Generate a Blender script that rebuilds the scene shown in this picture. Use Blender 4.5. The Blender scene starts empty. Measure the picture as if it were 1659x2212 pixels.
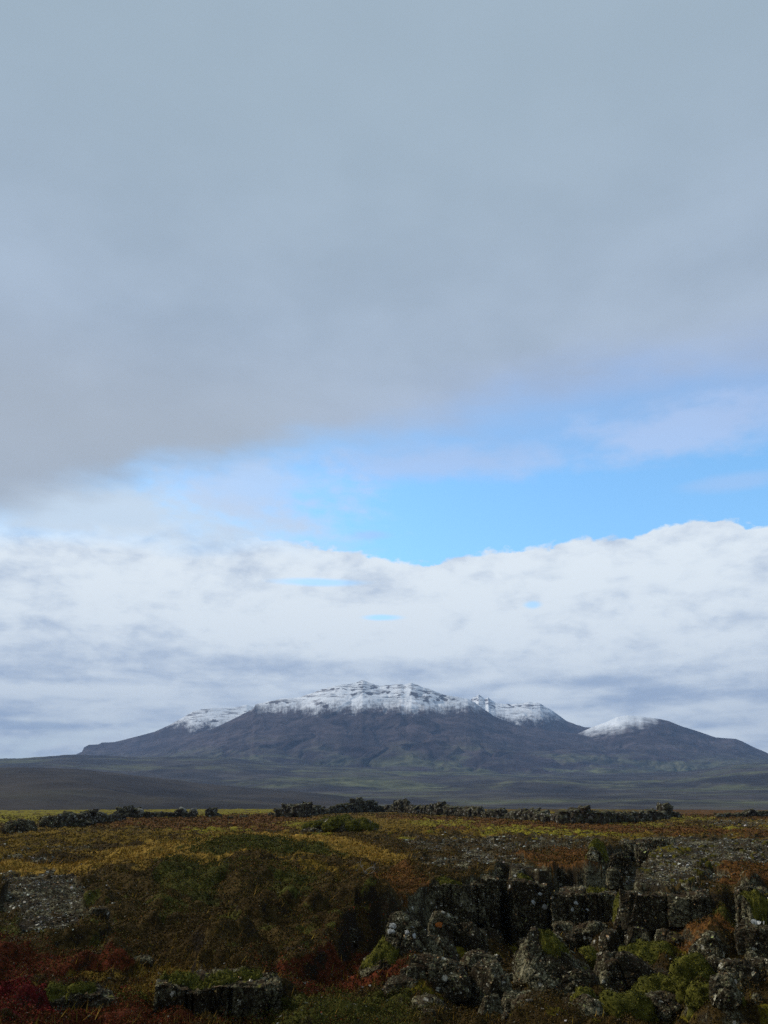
import bpy, math, random
import numpy as np
from mathutils import Vector

R = math.radians
scene = bpy.context.scene
rng = np.random.default_rng(7)
random.seed(7)

# ------------------------------------------------------------------ camera
FOC, PITCH, EYE = 1671.0, R(20.17), 2.5          # focal length and frame of 1659 x 2212 units, eye 2.5 m over the moor
CW, CH = 1659.0, 2212.0
cam_d = bpy.data.cameras.new("camera")
cam = bpy.data.objects.new("camera", cam_d)
scene.collection.objects.link(cam)
cam.location = (0, 0, EYE)
cam.rotation_euler = (R(90) + PITCH, 0, 0)
cam_d.sensor_fit = 'VERTICAL'
cam_d.sensor_height = 24.0
cam_d.lens = 24.0 * FOC / CH
cam_d.clip_start = 0.1
cam_d.clip_end = 60000
scene.camera = cam

# ------------------------------------------------------------------ exposure
scene.view_settings.view_transform = 'Standard'
scene.view_settings.look = 'None'
scene.view_settings.exposure = 0.42
scene.view_settings.gamma = 1.0
try:
    scene.cycles.use_denoising = False
    scene.cycles.max_bounces = 5
    scene.cycles.diffuse_bounces = 2
    scene.cycles.glossy_bounces = 2
    scene.cycles.volume_bounces = 0
    scene.cycles.use_adaptive_sampling = True
    scene.cycles.adaptive_threshold = 0.01
except Exception:
    pass


def ray(px, py):
    """direction through a point of the frame"""
    u = (np.asarray(px, float) - CW / 2) / FOC
    v = -(np.asarray(py, float) - CH / 2) / FOC
    c, s = math.cos(PITCH), math.sin(PITCH)
    return u, c - v * s, s + v * c


def azel(px, py):
    x, y, z = ray(px, py)
    return np.degrees(np.arctan2(x, y)), np.degrees(np.arctan2(z, np.hypot(x, y)))


def ground(px, py, z=0.0):
    """where the sight line through a point of the frame meets the level z"""
    x, y, d = ray(px, py)
    t = (z - EYE) / d
    return x * t, y * t


def frame(x, y, z):
    c, s = math.cos(PITCH), math.sin(PITCH)
    z = np.asarray(z, float) - EYE
    f = y * c + z * s
    v = -y * s + z * c
    return CW / 2 + FOC * x / f, CH / 2 - FOC * v / f


# ------------------------------------------------------------------ node expressions
class N:
    """tiny expression builder for shader nodes"""
    def __init__(self, tree):
        self.t = tree

    def new(self, kind, **kw):
        n = self.t.nodes.new(kind)
        for k, v in kw.items():
            setattr(n, k, v)
        return n

    def put(self, sock, v):
        if isinstance(v, S):
            self.t.links.new(v.s, sock)
        elif v is not None:
            if hasattr(sock, 'default_value') and hasattr(sock.default_value, '__len__'):
                L = len(sock.default_value)
                if not hasattr(v, '__len__'):
                    v = (v,) * 3
                v = tuple(v)
                sock.default_value = (v + (1.0,))[:L] if len(v) < L else v[:L]
            else:
                sock.default_value = v

    def m(self, op, a, b=None, c=None, clamp=False):
        n = self.new('ShaderNodeMath', operation=op, use_clamp=clamp)
        for i, v in enumerate((a, b, c)):
            if v is not None:
                self.put(n.inputs[i], v)
        return S(self, n.outputs[0])

    def vm(self, op, a, b=None, scale=None):
        n = self.new('ShaderNodeVectorMath', operation=op)
        self.put(n.inputs[0], a)
        if b is not None:
            self.put(n.inputs[1], b)
        if scale is not None:
            self.put(n.inputs[3], scale)
        return S(self, n.outputs[1 if op in ('LENGTH', 'DOT_PRODUCT', 'DISTANCE') else 0])

    def xyz(self, v):
        n = self.new('ShaderNodeSeparateXYZ')
        self.put(n.inputs[0], v)
        return [S(self, o) for o in n.outputs]

    def vec(self, x, y, z=0.0):
        n = self.new('ShaderNodeCombineXYZ')
        for i, v in enumerate((x, y, z)):
            self.put(n.inputs[i], v)
        return S(self, n.outputs[0])

    def noise(self, v, scale=1.0, detail=3.0, rough=0.55, dist=0.0, color=False):
        n = self.new('ShaderNodeTexNoise')
        self.put(n.inputs['Vector'], v)
        n.inputs['Scale'].default_value = scale
        n.inputs['Detail'].default_value = detail
        n.inputs['Roughness'].default_value = rough
        n.inputs['Distortion'].default_value = dist
        return S(self, n.outputs['Color' if color else 0])

    def voro(self, v, scale=1.0, feature='F1', out='Distance', rand=1.0):
        n = self.new('ShaderNodeTexVoronoi', feature=feature)
        self.put(n.inputs['Vector'], v)
        n.inputs['Scale'].default_value = scale
        n.inputs['Randomness'].default_value = rand
        return S(self, n.outputs[out])

    def step(self, v, a, b, lo=0.0, hi=1.0):
        n = self.new('ShaderNodeMapRange', interpolation_type='SMOOTHSTEP')
        for i, q in enumerate((v, a, b, lo, hi)):
            self.put(n.inputs[i], q)
        return S(self, n.outputs[0])

    def lin(self, v, a, b, lo=0.0, hi=1.0):
        n = self.new('ShaderNodeMapRange')
        for i, q in enumerate((v, a, b, lo, hi)):
            self.put(n.inputs[i], q)
        return S(self, n.outputs[0])

    def mix(self, f, a, b, mode='MIX'):
        n = self.new('ShaderNodeMix', data_type='RGBA', blend_type=mode)
        self.put(n.inputs[0], f)
        self.put(n.inputs[6], a)
        self.put(n.inputs[7], b)
        return S(self, n.outputs[2])

    def curve(self, v, pts, x0, x1, y0, y1):
        """smooth curve through pts = [(x, y), ...]"""
        n = self.new('ShaderNodeFloatCurve')
        c = n.mapping.curves[0]
        P = [((x - x0) / (x1 - x0), (y - y0) / (y1 - y0)) for x, y in sorted(pts)]
        P = [(min(max(a, 0), 1), min(max(b, 0), 1)) for a, b in P]
        c.points[0].location = P[0]
        c.points[1].location = P[-1]
        for p in P[1:-1]:
            c.points.new(*p)
        n.mapping.extend = 'HORIZONTAL'
        n.mapping.update()
        self.put(n.inputs[1], self.lin(v, x0, x1))
        return S(self, n.outputs[0]) * (y1 - y0) + y0

    def attr(self, name, out='Color'):
        n = self.new('ShaderNodeAttribute')
        n.attribute_name = name
        return S(self, n.outputs[out])


class S:
    def __init__(self, n, s):
        self.n, self.s = n, s

    def __add__(self, o): return self.n.m('ADD', self, o)
    __radd__ = __add__
    def __sub__(self, o): return self.n.m('SUBTRACT', self, o)
    def __rsub__(self, o): return self.n.m('SUBTRACT', o, self)
    def __mul__(self, o): return self.n.m('MULTIPLY', self, o)
    __rmul__ = __mul__
    def __truediv__(self, o): return self.n.m('DIVIDE', self, o)
    def clamp(self): return self.n.m('ADD', self, 0.0, clamp=True)


# ------------------------------------------------------------------ sky and sun
SUN_EL, SUN_AZ = R(40), R(-66)        # high thin light from the left, behind cloud
world = bpy.data.worlds.new("World")
scene.world = world
world.use_nodes = True
wt = world.node_tree
wt.nodes.clear()
n = N(wt)
D = S(n, n.new('ShaderNodeTexCoord').outputs['Generated'])
dx, dy, dz = n.xyz(n.vm('NORMALIZE', D))
az = n.m('ARCTAN2', dx, dy) * 57.29578
el = n.m('ARCSINE', dz) * 57.29578
sky = n.new('ShaderNodeTexSky', sky_type='NISHITA')
sky.sun_disc = False
sky.sun_elevation = SUN_EL
sky.sun_rotation = SUN_AZ
sky.air_density = 1.0
sky.dust_density = 0.3
sky.ozone_density = 2.0
air = n.vm('MULTIPLY', S(n, sky.outputs[0]), (0.140, 0.196, 0.205))   # strength about 0.15


def edge(pts, pad=0):
    out = []
    for X, Y in pts:
        a, e = azel(X, Y)
        out.append((float(a), float(e)))
    return out


# planar cloud coordinates (a level sheet far overhead) and a dome chart near the horizon
ph = n.vec(dx / (dz + 0.12), dy / (dz + 0.12), 0.0)
ch = n.vec(az * 0.1, el * 0.1, 0.0)
big = n.noise(ch, 1.3, 3, 0.5) - 0.5
mid = n.noise(n.vec(az * 0.1, el * 0.22, 3.0), 2.6, 5, 0.55, 0.3) - 0.5
puff = n.noise(n.vec(az * 0.1, el * 0.16, 7.0), 6.0, 6, 0.55) - 0.5
wisp = n.noise(n.vec(az * 0.07 + el * 0.03, el * 0.2, 1.0), 2.2, 5, 0.55, 0.1) - 0.5

E1 = edge([(-400, 1150), (0, 1112), (200, 1062), (400, 1022), (600, 985), (800, 968), (1000, 940), (1150, 905), (1300, 880), (1500, 850), (1659, 835), (2100, 800)])
E2 = edge([(-400, 1150), (0, 1130), (200, 1140), (400, 1150), (600, 1163), (700, 1176), (800, 1198), (900, 1216), (960, 1206), (1060, 1190), (1170, 1180), (1235, 1163), (1385, 1160), (1405, 1136), (1470, 1122), (1550, 1116), (1600, 1126), (1659, 1126), (2100, 1080)])
e1 = n.curve(az, E1, -60, 60, 0, 40)
e2 = n.curve(az, E2, -60, 60, 0, 40)
right = n.step(az, -12, 18)                        # how far towards the thin, open side of the deck
t1 = el - e1 + big * 2.0 + wisp * 4.0
deck = n.step(t1, n.lin(right, 0, 1, -2.2, -4.6), n.lin(right, 0, 1, 2.6, 5.0))
low = n.step(e2 - el + puff * 2.5 + mid * 1.0, -0.06, n.lin(puff, -0.15, 0.15, 0.12, 0.55))
lowsoft = n.step(e2 - el + wisp * 3, -1.0, 2.0)
left = n.step(az, -3, -15)
low = low * (1.0 - left) + lowsoft * left
veil = n.step(az, 0.0, -14.0) * n.step(n.m('ABSOLUTE', el - e1 + 1.6 + mid * 1.5), 4.2, 0.3)
veil2 = n.step(wisp + 0.04, -0.02, 0.22) * n.step(n.m('ABSOLUTE', el - e1 + 2.2), 3.5, 0.5) * 0.55

def blob(X, Y, rx, ry, k=0.5):
    """soft patch of cloud around a bearing, its edge frayed by the wisps"""
    a, e = (float(q) for q in azel(X, Y))
    ra, re_ = rx / FOC * 57.3, ry / FOC * 57.3
    u, v = (az - a) / ra, (el - e) / re_
    q = n.m('SQRT', u * u + v * v) + wisp * k * 2.2 + puff * k
    return n.step(q, 1.25, 0.25)


# lower cloud field: billows above, flattened banks below, lit from the upper left
def field(da, de):
    a, e = az + da, el + de
    hi = n.noise(n.vec(a * 0.1 + mid * .2, e * 0.17, 5.0), 2.2, 5, 0.50, 0.1)
    lo_ = n.noise(n.vec(a * 0.1 + mid * .25, e * 0.42, 9.0), 2.0, 6, 0.52, 0.1)
    return hi, lo_


hi0, lo0 = field(0.0, 0.0)
hi1, lo1 = field(0.35, -0.5)
f1 = n.step(el, 11.0, 6.0)
streak = hi0 * (1.0 - f1) + lo0 * f1
relief = (hi0 - hi1) * (1.0 - f1) + (lo0 - lo1) * f1 * 0.6
bank3 = n.noise(n.vec(az * 0.1, el * 0.16, 2.0), 1.6, 3, 0.5)
glow = n.curve(el, [(0, .52), (3, .58), (5.5, .60), (8.5, .68), (11, .80), (13, .86), (16, .76), (19, .72), (22, .70), (30, .62)], 0, 40, 0, 1)
det = n.noise(n.vec(az * 0.1 + mid * .2, el * 0.24, 11.0), 5.5, 6, 0.6, 0.1) - 0.5
val = glow + (streak - 0.5) * 1.05 + (bank3 - 0.5) * 0.6 + relief * n.lin(f1, 0, 1, 0.7, 0.9) + det * n.lin(f1, 0, 1, 0.72, 0.5) + 0.03
val = val + blob(800, 1370, 330, 70) * 0.22 + blob(1180, 1500, 150, 20) * 0.40 + blob(1250, 1235, 420, 55) * 0.14 + blob(200, 1500, 240, 26) * 0.22
val = val - blob(1420, 1478, 260, 38) * 0.34 - blob(150, 1400, 330, 70) * 0.12 - blob(40, 1260, 190, 70) * 0.20 - blob(40, 1566, 110, 12) * 0.45 - blob(800, 1440, 420, 24) * 0.18
lowcol = n.mix(n.step(val, 0.10, 1.0), (0.470, 0.575, 0.740), (0.94, 1.02, 1.07))
hz = n.step(el, 6.0, 0.6) * n.step(az, 8, -12)
lowcol = n.mix(hz * n.step(streak, 0.42, 0.60) * 0.75, lowcol, (0.66, 0.82, 0.90))
low = low * (1.0 - blob(690, 1258, 110, 9, .3) * 0.6) * (1.0 - blob(825, 1334, 46, 7, .3) * 0.7) * (1.0 - blob(1150, 1306, 20, 9, .3) * 0.6)

# upper deck: one wide soft sheet with faint mottling
d1 = n.noise(ph, 0.55, 5, 0.55, 0.3)
d2 = n.noise(n.vec(az * 0.05, el * 0.1, 4.0), 1.4, 3, 0.5)
d3 = n.noise(ph, 2.6, 6, 0.6, 0.2)
up = n.mix(n.step(d1 * 0.6 + d2 * 0.6 + (d3 - 0.5) * 0.45, 0.38, 0.78), (0.355, 0.425, 0.55), (0.46, 0.54, 0.69))
up = n.mix(n.step(el, 26, 50) * 0.8, up, (0.365, 0.455, 0.55))
up = n.mix(n.step(el, 34, 24) * n.step(az, 8, -14) * 0.7, up, (0.455, 0.495, 0.575))
up = n.mix(n.step(t1, 6.0, 0.0) * right * 0.6, up, (0.46, 0.55, 0.86))


def cl(c, k=0.747):
    return tuple(v * k for v in c) if isinstance(c, tuple) else n.vm('SCALE', c, scale=k)


lav = cl((0.50, 0.67, 0.99))
col = n.mix(n.m('MAXIMUM', blob(1010, 1000, 420, 44, .8) * 0.75, blob(1500, 925, 360, 66, .8) * 0.85), air, lav)
col = n.mix(n.m('MAXIMUM', blob(1590, 1040, 110, 20) * 0.45, blob(800, 1156, 52, 12) * 0.5), col, lav)
col = n.mix(blob(200, 1105, 560, 90, .6) * 0.97, col, cl((0.70, 0.83, 0.96)))
col = n.mix(blob(560, 1060, 230, 80, .9) * 0.7, col, cl((0.62, 0.75, 0.97)))
col = n.mix(deck, col, cl(n.vm('MULTIPLY', up, (1.01, 1.04, 1.01))))
col = n.mix(low, col, cl(lowcol))
# behind and overhead the same cloud goes on; below the horizon dull ground tone
# sky behind the viewer, out of view, dimmed to darken faces turned this way
col = n.mix(n.step(dy, 0.25, -0.45), col, n.vm('SCALE', col, scale=0.50))
col = n.mix(n.step(el, -0.5, -3.0), col, (0.06, 0.06, 0.055))
bg = n.new('ShaderNodeBackground')
n.put(bg.inputs[0], col)
bg.inputs[1].default_value = 1.0
n.t.links.new(bg.outputs[0], n.new('ShaderNodeOutputWorld').inputs[0])
try:
    world.cycles.sampling_method = 'MANUAL'
    world.cycles.sample_map_resolution = 512
except Exception:
    pass

sun_d = bpy.data.lights.new("sun", 'SUN')
sun = bpy.data.objects.new("sun", sun_d)
scene.collection.objects.link(sun)
sun_d.energy = 2.3
sun_d.angle = R(10)
sun_d.color = (1.0, 0.95, 0.88)
sd = Vector((math.sin(SUN_AZ) * math.cos(SUN_EL), math.cos(SUN_AZ) * math.cos(SUN_EL), math.sin(SUN_EL)))
sun.rotation_euler = sd.to_track_quat('Z', 'Y').to_euler()

# ------------------------------------------------------------------ helpers: noise, meshes, tags
_perm = rng.permutation(4096)


def vnoise(x, y, seed=0):
    """smooth gradient-free lattice noise in -1..1"""
    xi, yi = np.floor(x).astype(np.int64), np.floor(y).astype(np.int64)
    fx, fy = x - xi, y - yi
    ux, uy = fx * fx * fx * (fx * (fx * 6 - 15) + 10), fy * fy * fy * (fy * (fy * 6 - 15) + 10)

    def g(i, j):
        h = _perm[(_perm[(i + seed * 131) & 4095] + j) & 4095]
        a = h * (2 * math.pi / 4096.0) * 37.0
        return np.cos(a) * (x - i) + np.sin(a) * (y - j)
    a, b, c, d = g(xi, yi), g(xi + 1, yi), g(xi, yi + 1), g(xi + 1, yi + 1)
    return 1.5 * ((a * (1 - ux) + b * ux) * (1 - uy) + (c * (1 - ux) + d * ux) * uy)


def fbm(x, y, octv=4, seed=0, gain=0.5, lac=2.03):
    s, a = 0.0, 1.0
    for k in range(octv):
        s = s + a * vnoise(x, y, seed + k * 7)
        x, y, a = x * lac + 17.3, y * lac - 9.1, a * gain
    return s


def ridged(x, y, octv=4, seed=0, gain=0.5):
    s, a = 0.0, 1.0
    for k in range(octv):
        s = s + a * (1 - 2 * np.abs(vnoise(x, y, seed + k * 5)))
        x, y, a = x * 2.05 + 3.7, y * 2.05 + 11.9, a * gain
    return s


def sst(x, a, b):
    t = np.clip((np.asarray(x, float) - a) / (b - a), 0, 1)
    return t * t * (3 - 2 * t)


def link(name, me, mat, parent=None):
    o = bpy.data.objects.new(name, me)
    scene.collection.objects.link(o)
    if mat is not None:
        me.materials.append(mat)
    if parent is not None:
        o.parent = parent
    return o


def mesh_arrays(name, V, F, smooth=True, attrs=None, uv=None):
    """V n x 3, F m x k faces of one size; attrs: {name: n x 3 or n} point attributes"""
    me = bpy.data.meshes.new(name)
    V = np.ascontiguousarray(V, np.float32)
    F = np.ascontiguousarray(F, np.int32)
    k = F.shape[1]
    me.vertices.add(len(V))
    me.vertices.foreach_set('co', V.ravel())
    me.loops.add(F.size)
    me.loops.foreach_set('vertex_index', F.ravel())
    me.polygons.add(len(F))
    me.polygons.foreach_set('loop_start', np.arange(0, F.size, k, dtype=np.int32))
    me.polygons.foreach_set('use_smooth', np.full(len(F), smooth))
    for a, v in (attrs or {}).items():
        v = np.ascontiguousarray(v, np.float32)
        if v.ndim == 1:
            at = me.attributes.new(a, 'FLOAT', 'POINT')
            at.data.foreach_set('value', v)
        else:
            at = me.attributes.new(a, 'FLOAT_COLOR', 'POINT')
            at.data.foreach_set('color', np.concatenate([v, np.ones((len(v), 1), np.float32)], 1).ravel())
    me.update(calc_edges=True)
    me.validate()
    return me


def grid_faces(nr, nc):
    i = np.arange(nr * nc, dtype=np.int32).reshape(nr, nc)
    return np.stack([i[:-1, :-1], i[:-1, 1:], i[1:, 1:], i[1:, :-1]], -1).reshape(-1, 4)


def tag(o, label=None, cat=None, group=None, kind=None):
    if label:
        o['label'] = label
    if cat:
        o['category'] = cat
    if group:
        o['group'] = group
    if kind:
        o['kind'] = kind
    return o


def material(name, build, rough=0.95, spec=0.04):
    mt = bpy.data.materials.new(name)
    mt.use_nodes = True
    t = mt.node_tree
    t.nodes.clear()
    q = N(t)
    out = q.new('ShaderNodeOutputMaterial')
    bs = q.new('ShaderNodeBsdfPrincipled')
    bs.inputs['Roughness'].default_value = rough
    bs.inputs['Specular IOR Level'].default_value = spec
    t.links.new(bs.outputs[0], out.inputs[0])
    r = build(q)
    colr, bump = r if isinstance(r, tuple) else (r, None)
    q.put(bs.inputs['Base Color'], colr)
    if bump is not None:
        b = q.new('ShaderNodeBump')
        h, strength, dist = bump
        b.inputs['Strength'].default_value = strength
        b.inputs['Distance'].default_value = dist
        q.put(b.inputs['Height'], h)
        t.links.new(b.outputs[0], bs.inputs['Normal'])
    return mt


def pos(q):
    return S(q, q.new('ShaderNodeNewGeometry').outputs['Position'])


def nrm(q):
    return S(q, q.new('ShaderNodeNewGeometry').outputs['Normal'])


# ------------------------------------------------------------------ far terrain
def far_cover(q):
    """brown heath, olive grass and bare scree in long level patches"""
    p = pos(q)
    x, y, z = q.xyz(p)
    a = q.noise(q.vec(x * 0.001, y * 0.0022, z * 0.012), 1.0, 7, 0.62, 0.4)
    b = q.noise(q.vec(x * 0.004, y * 0.004, z * 0.010), 1.0, 7, 0.62)
    c = q.noise(q.vec(x * 0.016, y * 0.012, z * 0.035), 1.0, 7, 0.68)
    return x, y, z, a, b, c


def mat_mountain(q, ledges=1.0):
    x, y, z, a, b, c = far_cover(q)
    uv = q.attr('chart', 'Vector')
    u, v, w = q.xyz(uv)                         # across, down the slope, snow cover 0..1
    nz = q.xyz(nrm(q))[2]
    scree = q.mix(q.step(b, 0.35, 0.65), (0.036, 0.028, 0.031), (0.086, 0.067, 0.068))
    grass = q.mix(q.step(b, 0.35, 0.7), (0.052, 0.056, 0.034), (0.104, 0.108, 0.056))
    g = q.step(z + (a - 0.5) * 330.0 + (c - 0.5) * 60, 300.0, 120.0) * q.step(b + (a - 0.5), 0.40, 0.60)
    base = q.mix(g, scree, grass)
    base = q.vm('SCALE', base, scale=q.lin(c, 0.32, 0.68, 0.45, 1.6))
    base = q.mix(q.step(q.noise(q.vec(u * 1.0, v * 0.12, 0.0), 90.0, 4, 0.7), 0.52, 0.68) * 0.55, base, (0.022, 0.019, 0.024))
    # snow: dusts the high ground, runs down in thin streaks, leaves the steep bands bare
    st = q.noise(q.vec(u * 1.0, v * 0.20, 0.0), 430.0, 4, 0.7)
    st2 = q.noise(q.vec(u, v * 0.8, 3.0), 75.0, 5, 0.62)
    rocky = q.noise(q.vec(u, v * 1.6, 5.0), 80.0, 6, 0.68)
    sn = q.step(w + ((st - 0.5) * 0.65 + (st2 - 0.5) * 0.55) * (0.3 + 0.7 * ledges) + (c - 0.5) * 0.5, 0.32, 0.86)
    bare = q.step(nz + (rocky - 0.5) * 0.9, 0.80, 0.62)
    band = q.attr('band', 'Fac')
    strata = q.noise(q.vec(x * 0.008, y * 0.008, z * 0.070), 1.0, 7, 0.70)
    bare = q.m('MAXIMUM', bare * (0.25 + 0.35 * ledges), q.step(strata, 0.51, 0.58) * q.step(w, 0.62, 0.95) * (0.85 * ledges))
    bare = q.m('MAXIMUM', bare, q.step(band + (rocky - 0.5) * 2.0, 0.34, 0.60))
    sn = sn * (1.0 - bare * 0.88)
    snow = q.mix(q.step(b, 0.3, 0.7), (0.80, 0.84, 0.88), (0.93, 0.95, 0.97))
    return q.mix(sn, base, snow), (c + b, 0.5, 8.0)


def mat_hills(q):
    x, y, z, a, b, c = far_cover(q)
    brown = q.mix(q.step(b, 0.35, 0.65), (0.028, 0.024, 0.022), (0.072, 0.060, 0.051))
    olive = q.mix(q.step(c, 0.3, 0.7), (0.054, 0.056, 0.030), (0.112, 0.114, 0.052))
    col = q.mix(q.step(a + (b - 0.5) * 0.9, 0.46, 0.66), brown, olive)
    return q.vm('SCALE', q.mix(q.step(b + (c - 0.5) * 0.7, 0.60, 0.72) * 0.6, col, (0.024, 0.020, 0.018)), scale=q.lin(c, 0.30, 0.70, 0.55, 1.5)), (c, 0.6, 4.0)


def mat_dark_hill(q):
    x, y, z, a, b, c = far_cover(q)
    col = q.mix(q.step(b + (c - .5) * .5, 0.35, 0.7), (0.024, 0.019, 0.015), (0.060, 0.047, 0.034))
    return q.mix(q.step(a + (c - 0.5) * 0.4, 0.5, 0.7) * 0.6, col, (0.050, 0.048, 0.022)), (c, 0.4, 3.0)


MOUNTAIN = material('mountain_cover', mat_mountain)
SMOOTH = material('smooth_snow_cover', lambda q: mat_mountain(q, 0.0))
HILLS = material('foothill_cover', mat_hills)
DARKHILL = material('dark_heath', mat_dark_hill)


def massif(name, mat, crest, d_ridge, foot, d_foot, label, shape=1.5, rows=260, cols=900, relief=1.0, ragged=1.0,
           bands=(), snow=None, seed=1, d_bend=0.0, gully=1.0, back=0.55):
    """A mountain body as a real surface. crest / foot: points of the frame, the first giving the skyline at d_ridge metres,
    the second where the body meets the plain at d_foot metres."""
    ca = np.array([azel(*p) for p in crest]).T
    fa = np.array([azel(*p) for p in foot]).T
    az = np.linspace(ca[0][0], ca[0][-1], cols)
    ce, fe = np.interp(az, ca[0], ca[1]), np.interp(az, fa[0], fa[1])
    DR = d_ridge * (1 + d_bend * np.sin(az * 0.11 + seed)) if not callable(d_ridge) else d_ridge(az)
    DF = d_foot * (1 + 0.03 * np.sin(az * 0.2 + seed * 2))
    zr, zf = EYE + DR * np.tan(np.radians(ce)), EYE + DF * np.tan(np.radians(fe))
    nf = int(rows * 0.86)
    t = np.concatenate([np.linspace(0, 1, nf), 1 + np.linspace(0.02, 1, rows - nf) ** 1.4])[:, None]
    T = np.minimum(t, 1.0)
    d = DF + (DR - DF) * t
    A = az[None, :] + 0 * t
    # the slope grows steeper upwards; behind the crest it falls away
    s = 0.35 * T + 0.65 * T ** shape
    z = zf + (zr - zf) * s
    z = np.where(t > 1, zr - (zr - zf) * (t - 1) * back * 1.3, z)
    H = (zr - zf)
    env = np.clip(1 - T, 0, 1) ** 0.55 * np.clip(T * 4, 0, 1)
    x0, y0 = d * np.sin(np.radians(A)), d * np.cos(np.radians(A))
    wx, wy = x0 + 90 * fbm(x0 / 300, y0 / 300, 3, seed + 41), y0 + 90 * fbm(x0 / 300, y0 / 300, 3, seed + 43)
    gl = fbm(wx / 330.0, wy / 620.0, 5, seed) * 17 - np.clip(ridged(wx / 240.0, wy / 620.0, 3, seed + 3) - 0.75, 0, 1) * 26 * gully
    gl = gl * 1.35 + fbm(x0 / 700, y0 / 700, 3, seed + 9) * 30 + fbm(x0 / 45, y0 / 70, 3, seed + 5) * 2.5
    z = z + gl * env * relief
    # ragged crest
    rg = fbm(A * 1.3, A * 0 + seed, 5, seed + 11, 0.6) * 2.6 * ragged
    z = z + rg * np.clip((T - 0.8) / 0.2, 0, 1) ** 2
    band = np.zeros_like(z)
    for (a0, a1, e_top, thick, amp) in bands:          # level rock bands near the top: (from, to azimuth, elevation, ...)
        ee = np.degrees(np.arctan2(z - EYE, d))
        wob = fbm(A * 0.8, A * 0 + 3.1 * thick + seed, 5, seed + 21) * 0.22
        k = sst(A, a0 - .6, a0 + .6) * (1 - sst(A, a1 - .6, a1 + .6))
        br = np.exp(-((ee - e_top - wob) / thick) ** 2) * k * np.clip(0.42 + 0.85 * fbm(A * 1.5, ee * 2.5, 4, seed + 4), 0, 1.2)
        band = np.maximum(band, br)
        z = z + 0.5 * amp * k * sst(ee, e_top + wob - thick, e_top + wob + thick) * (t <= 1) * np.clip((1 - T) * 6, 0, 1)
    band = band * (t <= 1.0)
    x, y = d * np.sin(np.radians(A)), d * np.cos(np.radians(A))
    sn = np.zeros_like(z)
    if snow is not None:
        ee = np.degrees(np.arctan2(z - EYE, d))
        sa = np.array([azel(*p) for p in snow]).T
        line = np.interp(A, sa[0], sa[1])
        sn = np.clip(0.5 + (ee - line) / 1.9 + fbm(A * 0.7, A * 0, 3, seed + 31) * 0.16 + fbm(A * 3.0 , A * 0, 2, seed + 33) * 0.06, 0, 1)
    V = np.stack([x, y, z], -1).reshape(-1, 3)
    chart = np.stack([A / 60.0, t * 0.25 + 0 * A, sn], -1).reshape(-1, 3)
    me = mesh_arrays(name, V, grid_faces(rows, cols), True, {'chart': chart, 'band': band.ravel()})
    o = link(name, me, mat)
    tag(o, label, None, None, 'structure')
    return o


main_crest = [(-700, 1700), (-250, 1690), (60, 1668), (220, 1648), (300, 1628), (383, 1600), (467, 1571), (520, 1545), (547, 1530), (553, 1521), (576, 1516), (610, 1509), (650, 1506), (670, 1498), (696, 1489), (723, 1482), (740, 1478), (753, 1478), (768, 1475), (783, 1469), (795, 1474), (806, 1477), (820, 1481), (846, 1480), (865, 1477), (873, 1479), (888, 1475), (906, 1481), (933, 1491), (960, 1501), (986, 1505), (1010, 1509), (1024, 1517), (1066, 1546), (1106, 1563), (1150, 1574), (1200, 1580), (1250, 1586), (1300, 1597), (1360, 1622), (1420, 1650), (1480, 1675), (1560, 1690), (1700, 1700), (2300, 1705)]
main_foot = [(-700, 1712), (0, 1706), (300, 1700), (829, 1690), (1300, 1690), (1700, 1705), (2300, 1712)]
a1 = lambda X: float(azel(X, 1500)[0])
e_ = lambda Y, X=829: float(azel(X, Y)[1])
massif('mountain', MOUNTAIN, main_crest, 4900.0, main_foot, 2900.0,
       'broad flat-topped mountain under a dusting of snow, the tallest one', 1.55, 520, 1500, 1.0, 1.0,
       bands=[(a1(600), a1(860), e_(1487), 0.10, 8), (a1(640), a1(850), e_(1498), 0.10, 8), (a1(540), a1(680), e_(1519), 0.12, 8),
              (a1(680), a1(722), e_(1521), 0.22, 4), (a1(860), a1(950), e_(1499), 0.38, 6), (a1(905), a1(1010), e_(1514), 0.15, 8),
              (a1(930), a1(1015), e_(1506), 0.10, 6), (a1(775), a1(900), e_(1482), 0.07, 5)],
       snow=[(-700, 1300), (300, 1480), (480, 1515), (540, 1530), (620, 1535), (700, 1533), (760, 1531), (830, 1529), (900, 1533), (960, 1533), (1020, 1530), (1060, 1528), (1120, 1500), (1300, 1400), (2300, 1300)], seed=1)

massif('mountain', MOUNTAIN,
       [(-500, 1660), (60, 1645), (150, 1634), (163, 1630), (177, 1624), (182, 1614), (192, 1609), (213, 1608), (220, 1604), (247, 1603), (283, 1594), (333, 1581), (367, 1566), (393, 1551), (417, 1537), (440, 1531), (460, 1529), (500, 1529), (520, 1526), (533, 1522), (547, 1526), (620, 1540), (800, 1560), (1000, 1600)],
       5700.0, [(-500, 1690), (1000, 1670)], 4300.0, 'lower shelf of the mountain with a snowy terrace, at its left shoulder', 1.3, 300, 1000, 0.5, 0.35,
       bands=[(a1(405), a1(480), e_(1558, 450), 0.10, 6), (a1(395), a1(455), e_(1540, 430), 0.16, 4), (a1(505), a1(560), e_(1538, 530), 0.08, 4)],
       snow=[(-500, 1400), (300, 1545), (370, 1563), (420, 1568), (480, 1572), (560, 1570), (1000, 1560)], seed=5, gully=0.5)

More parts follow.
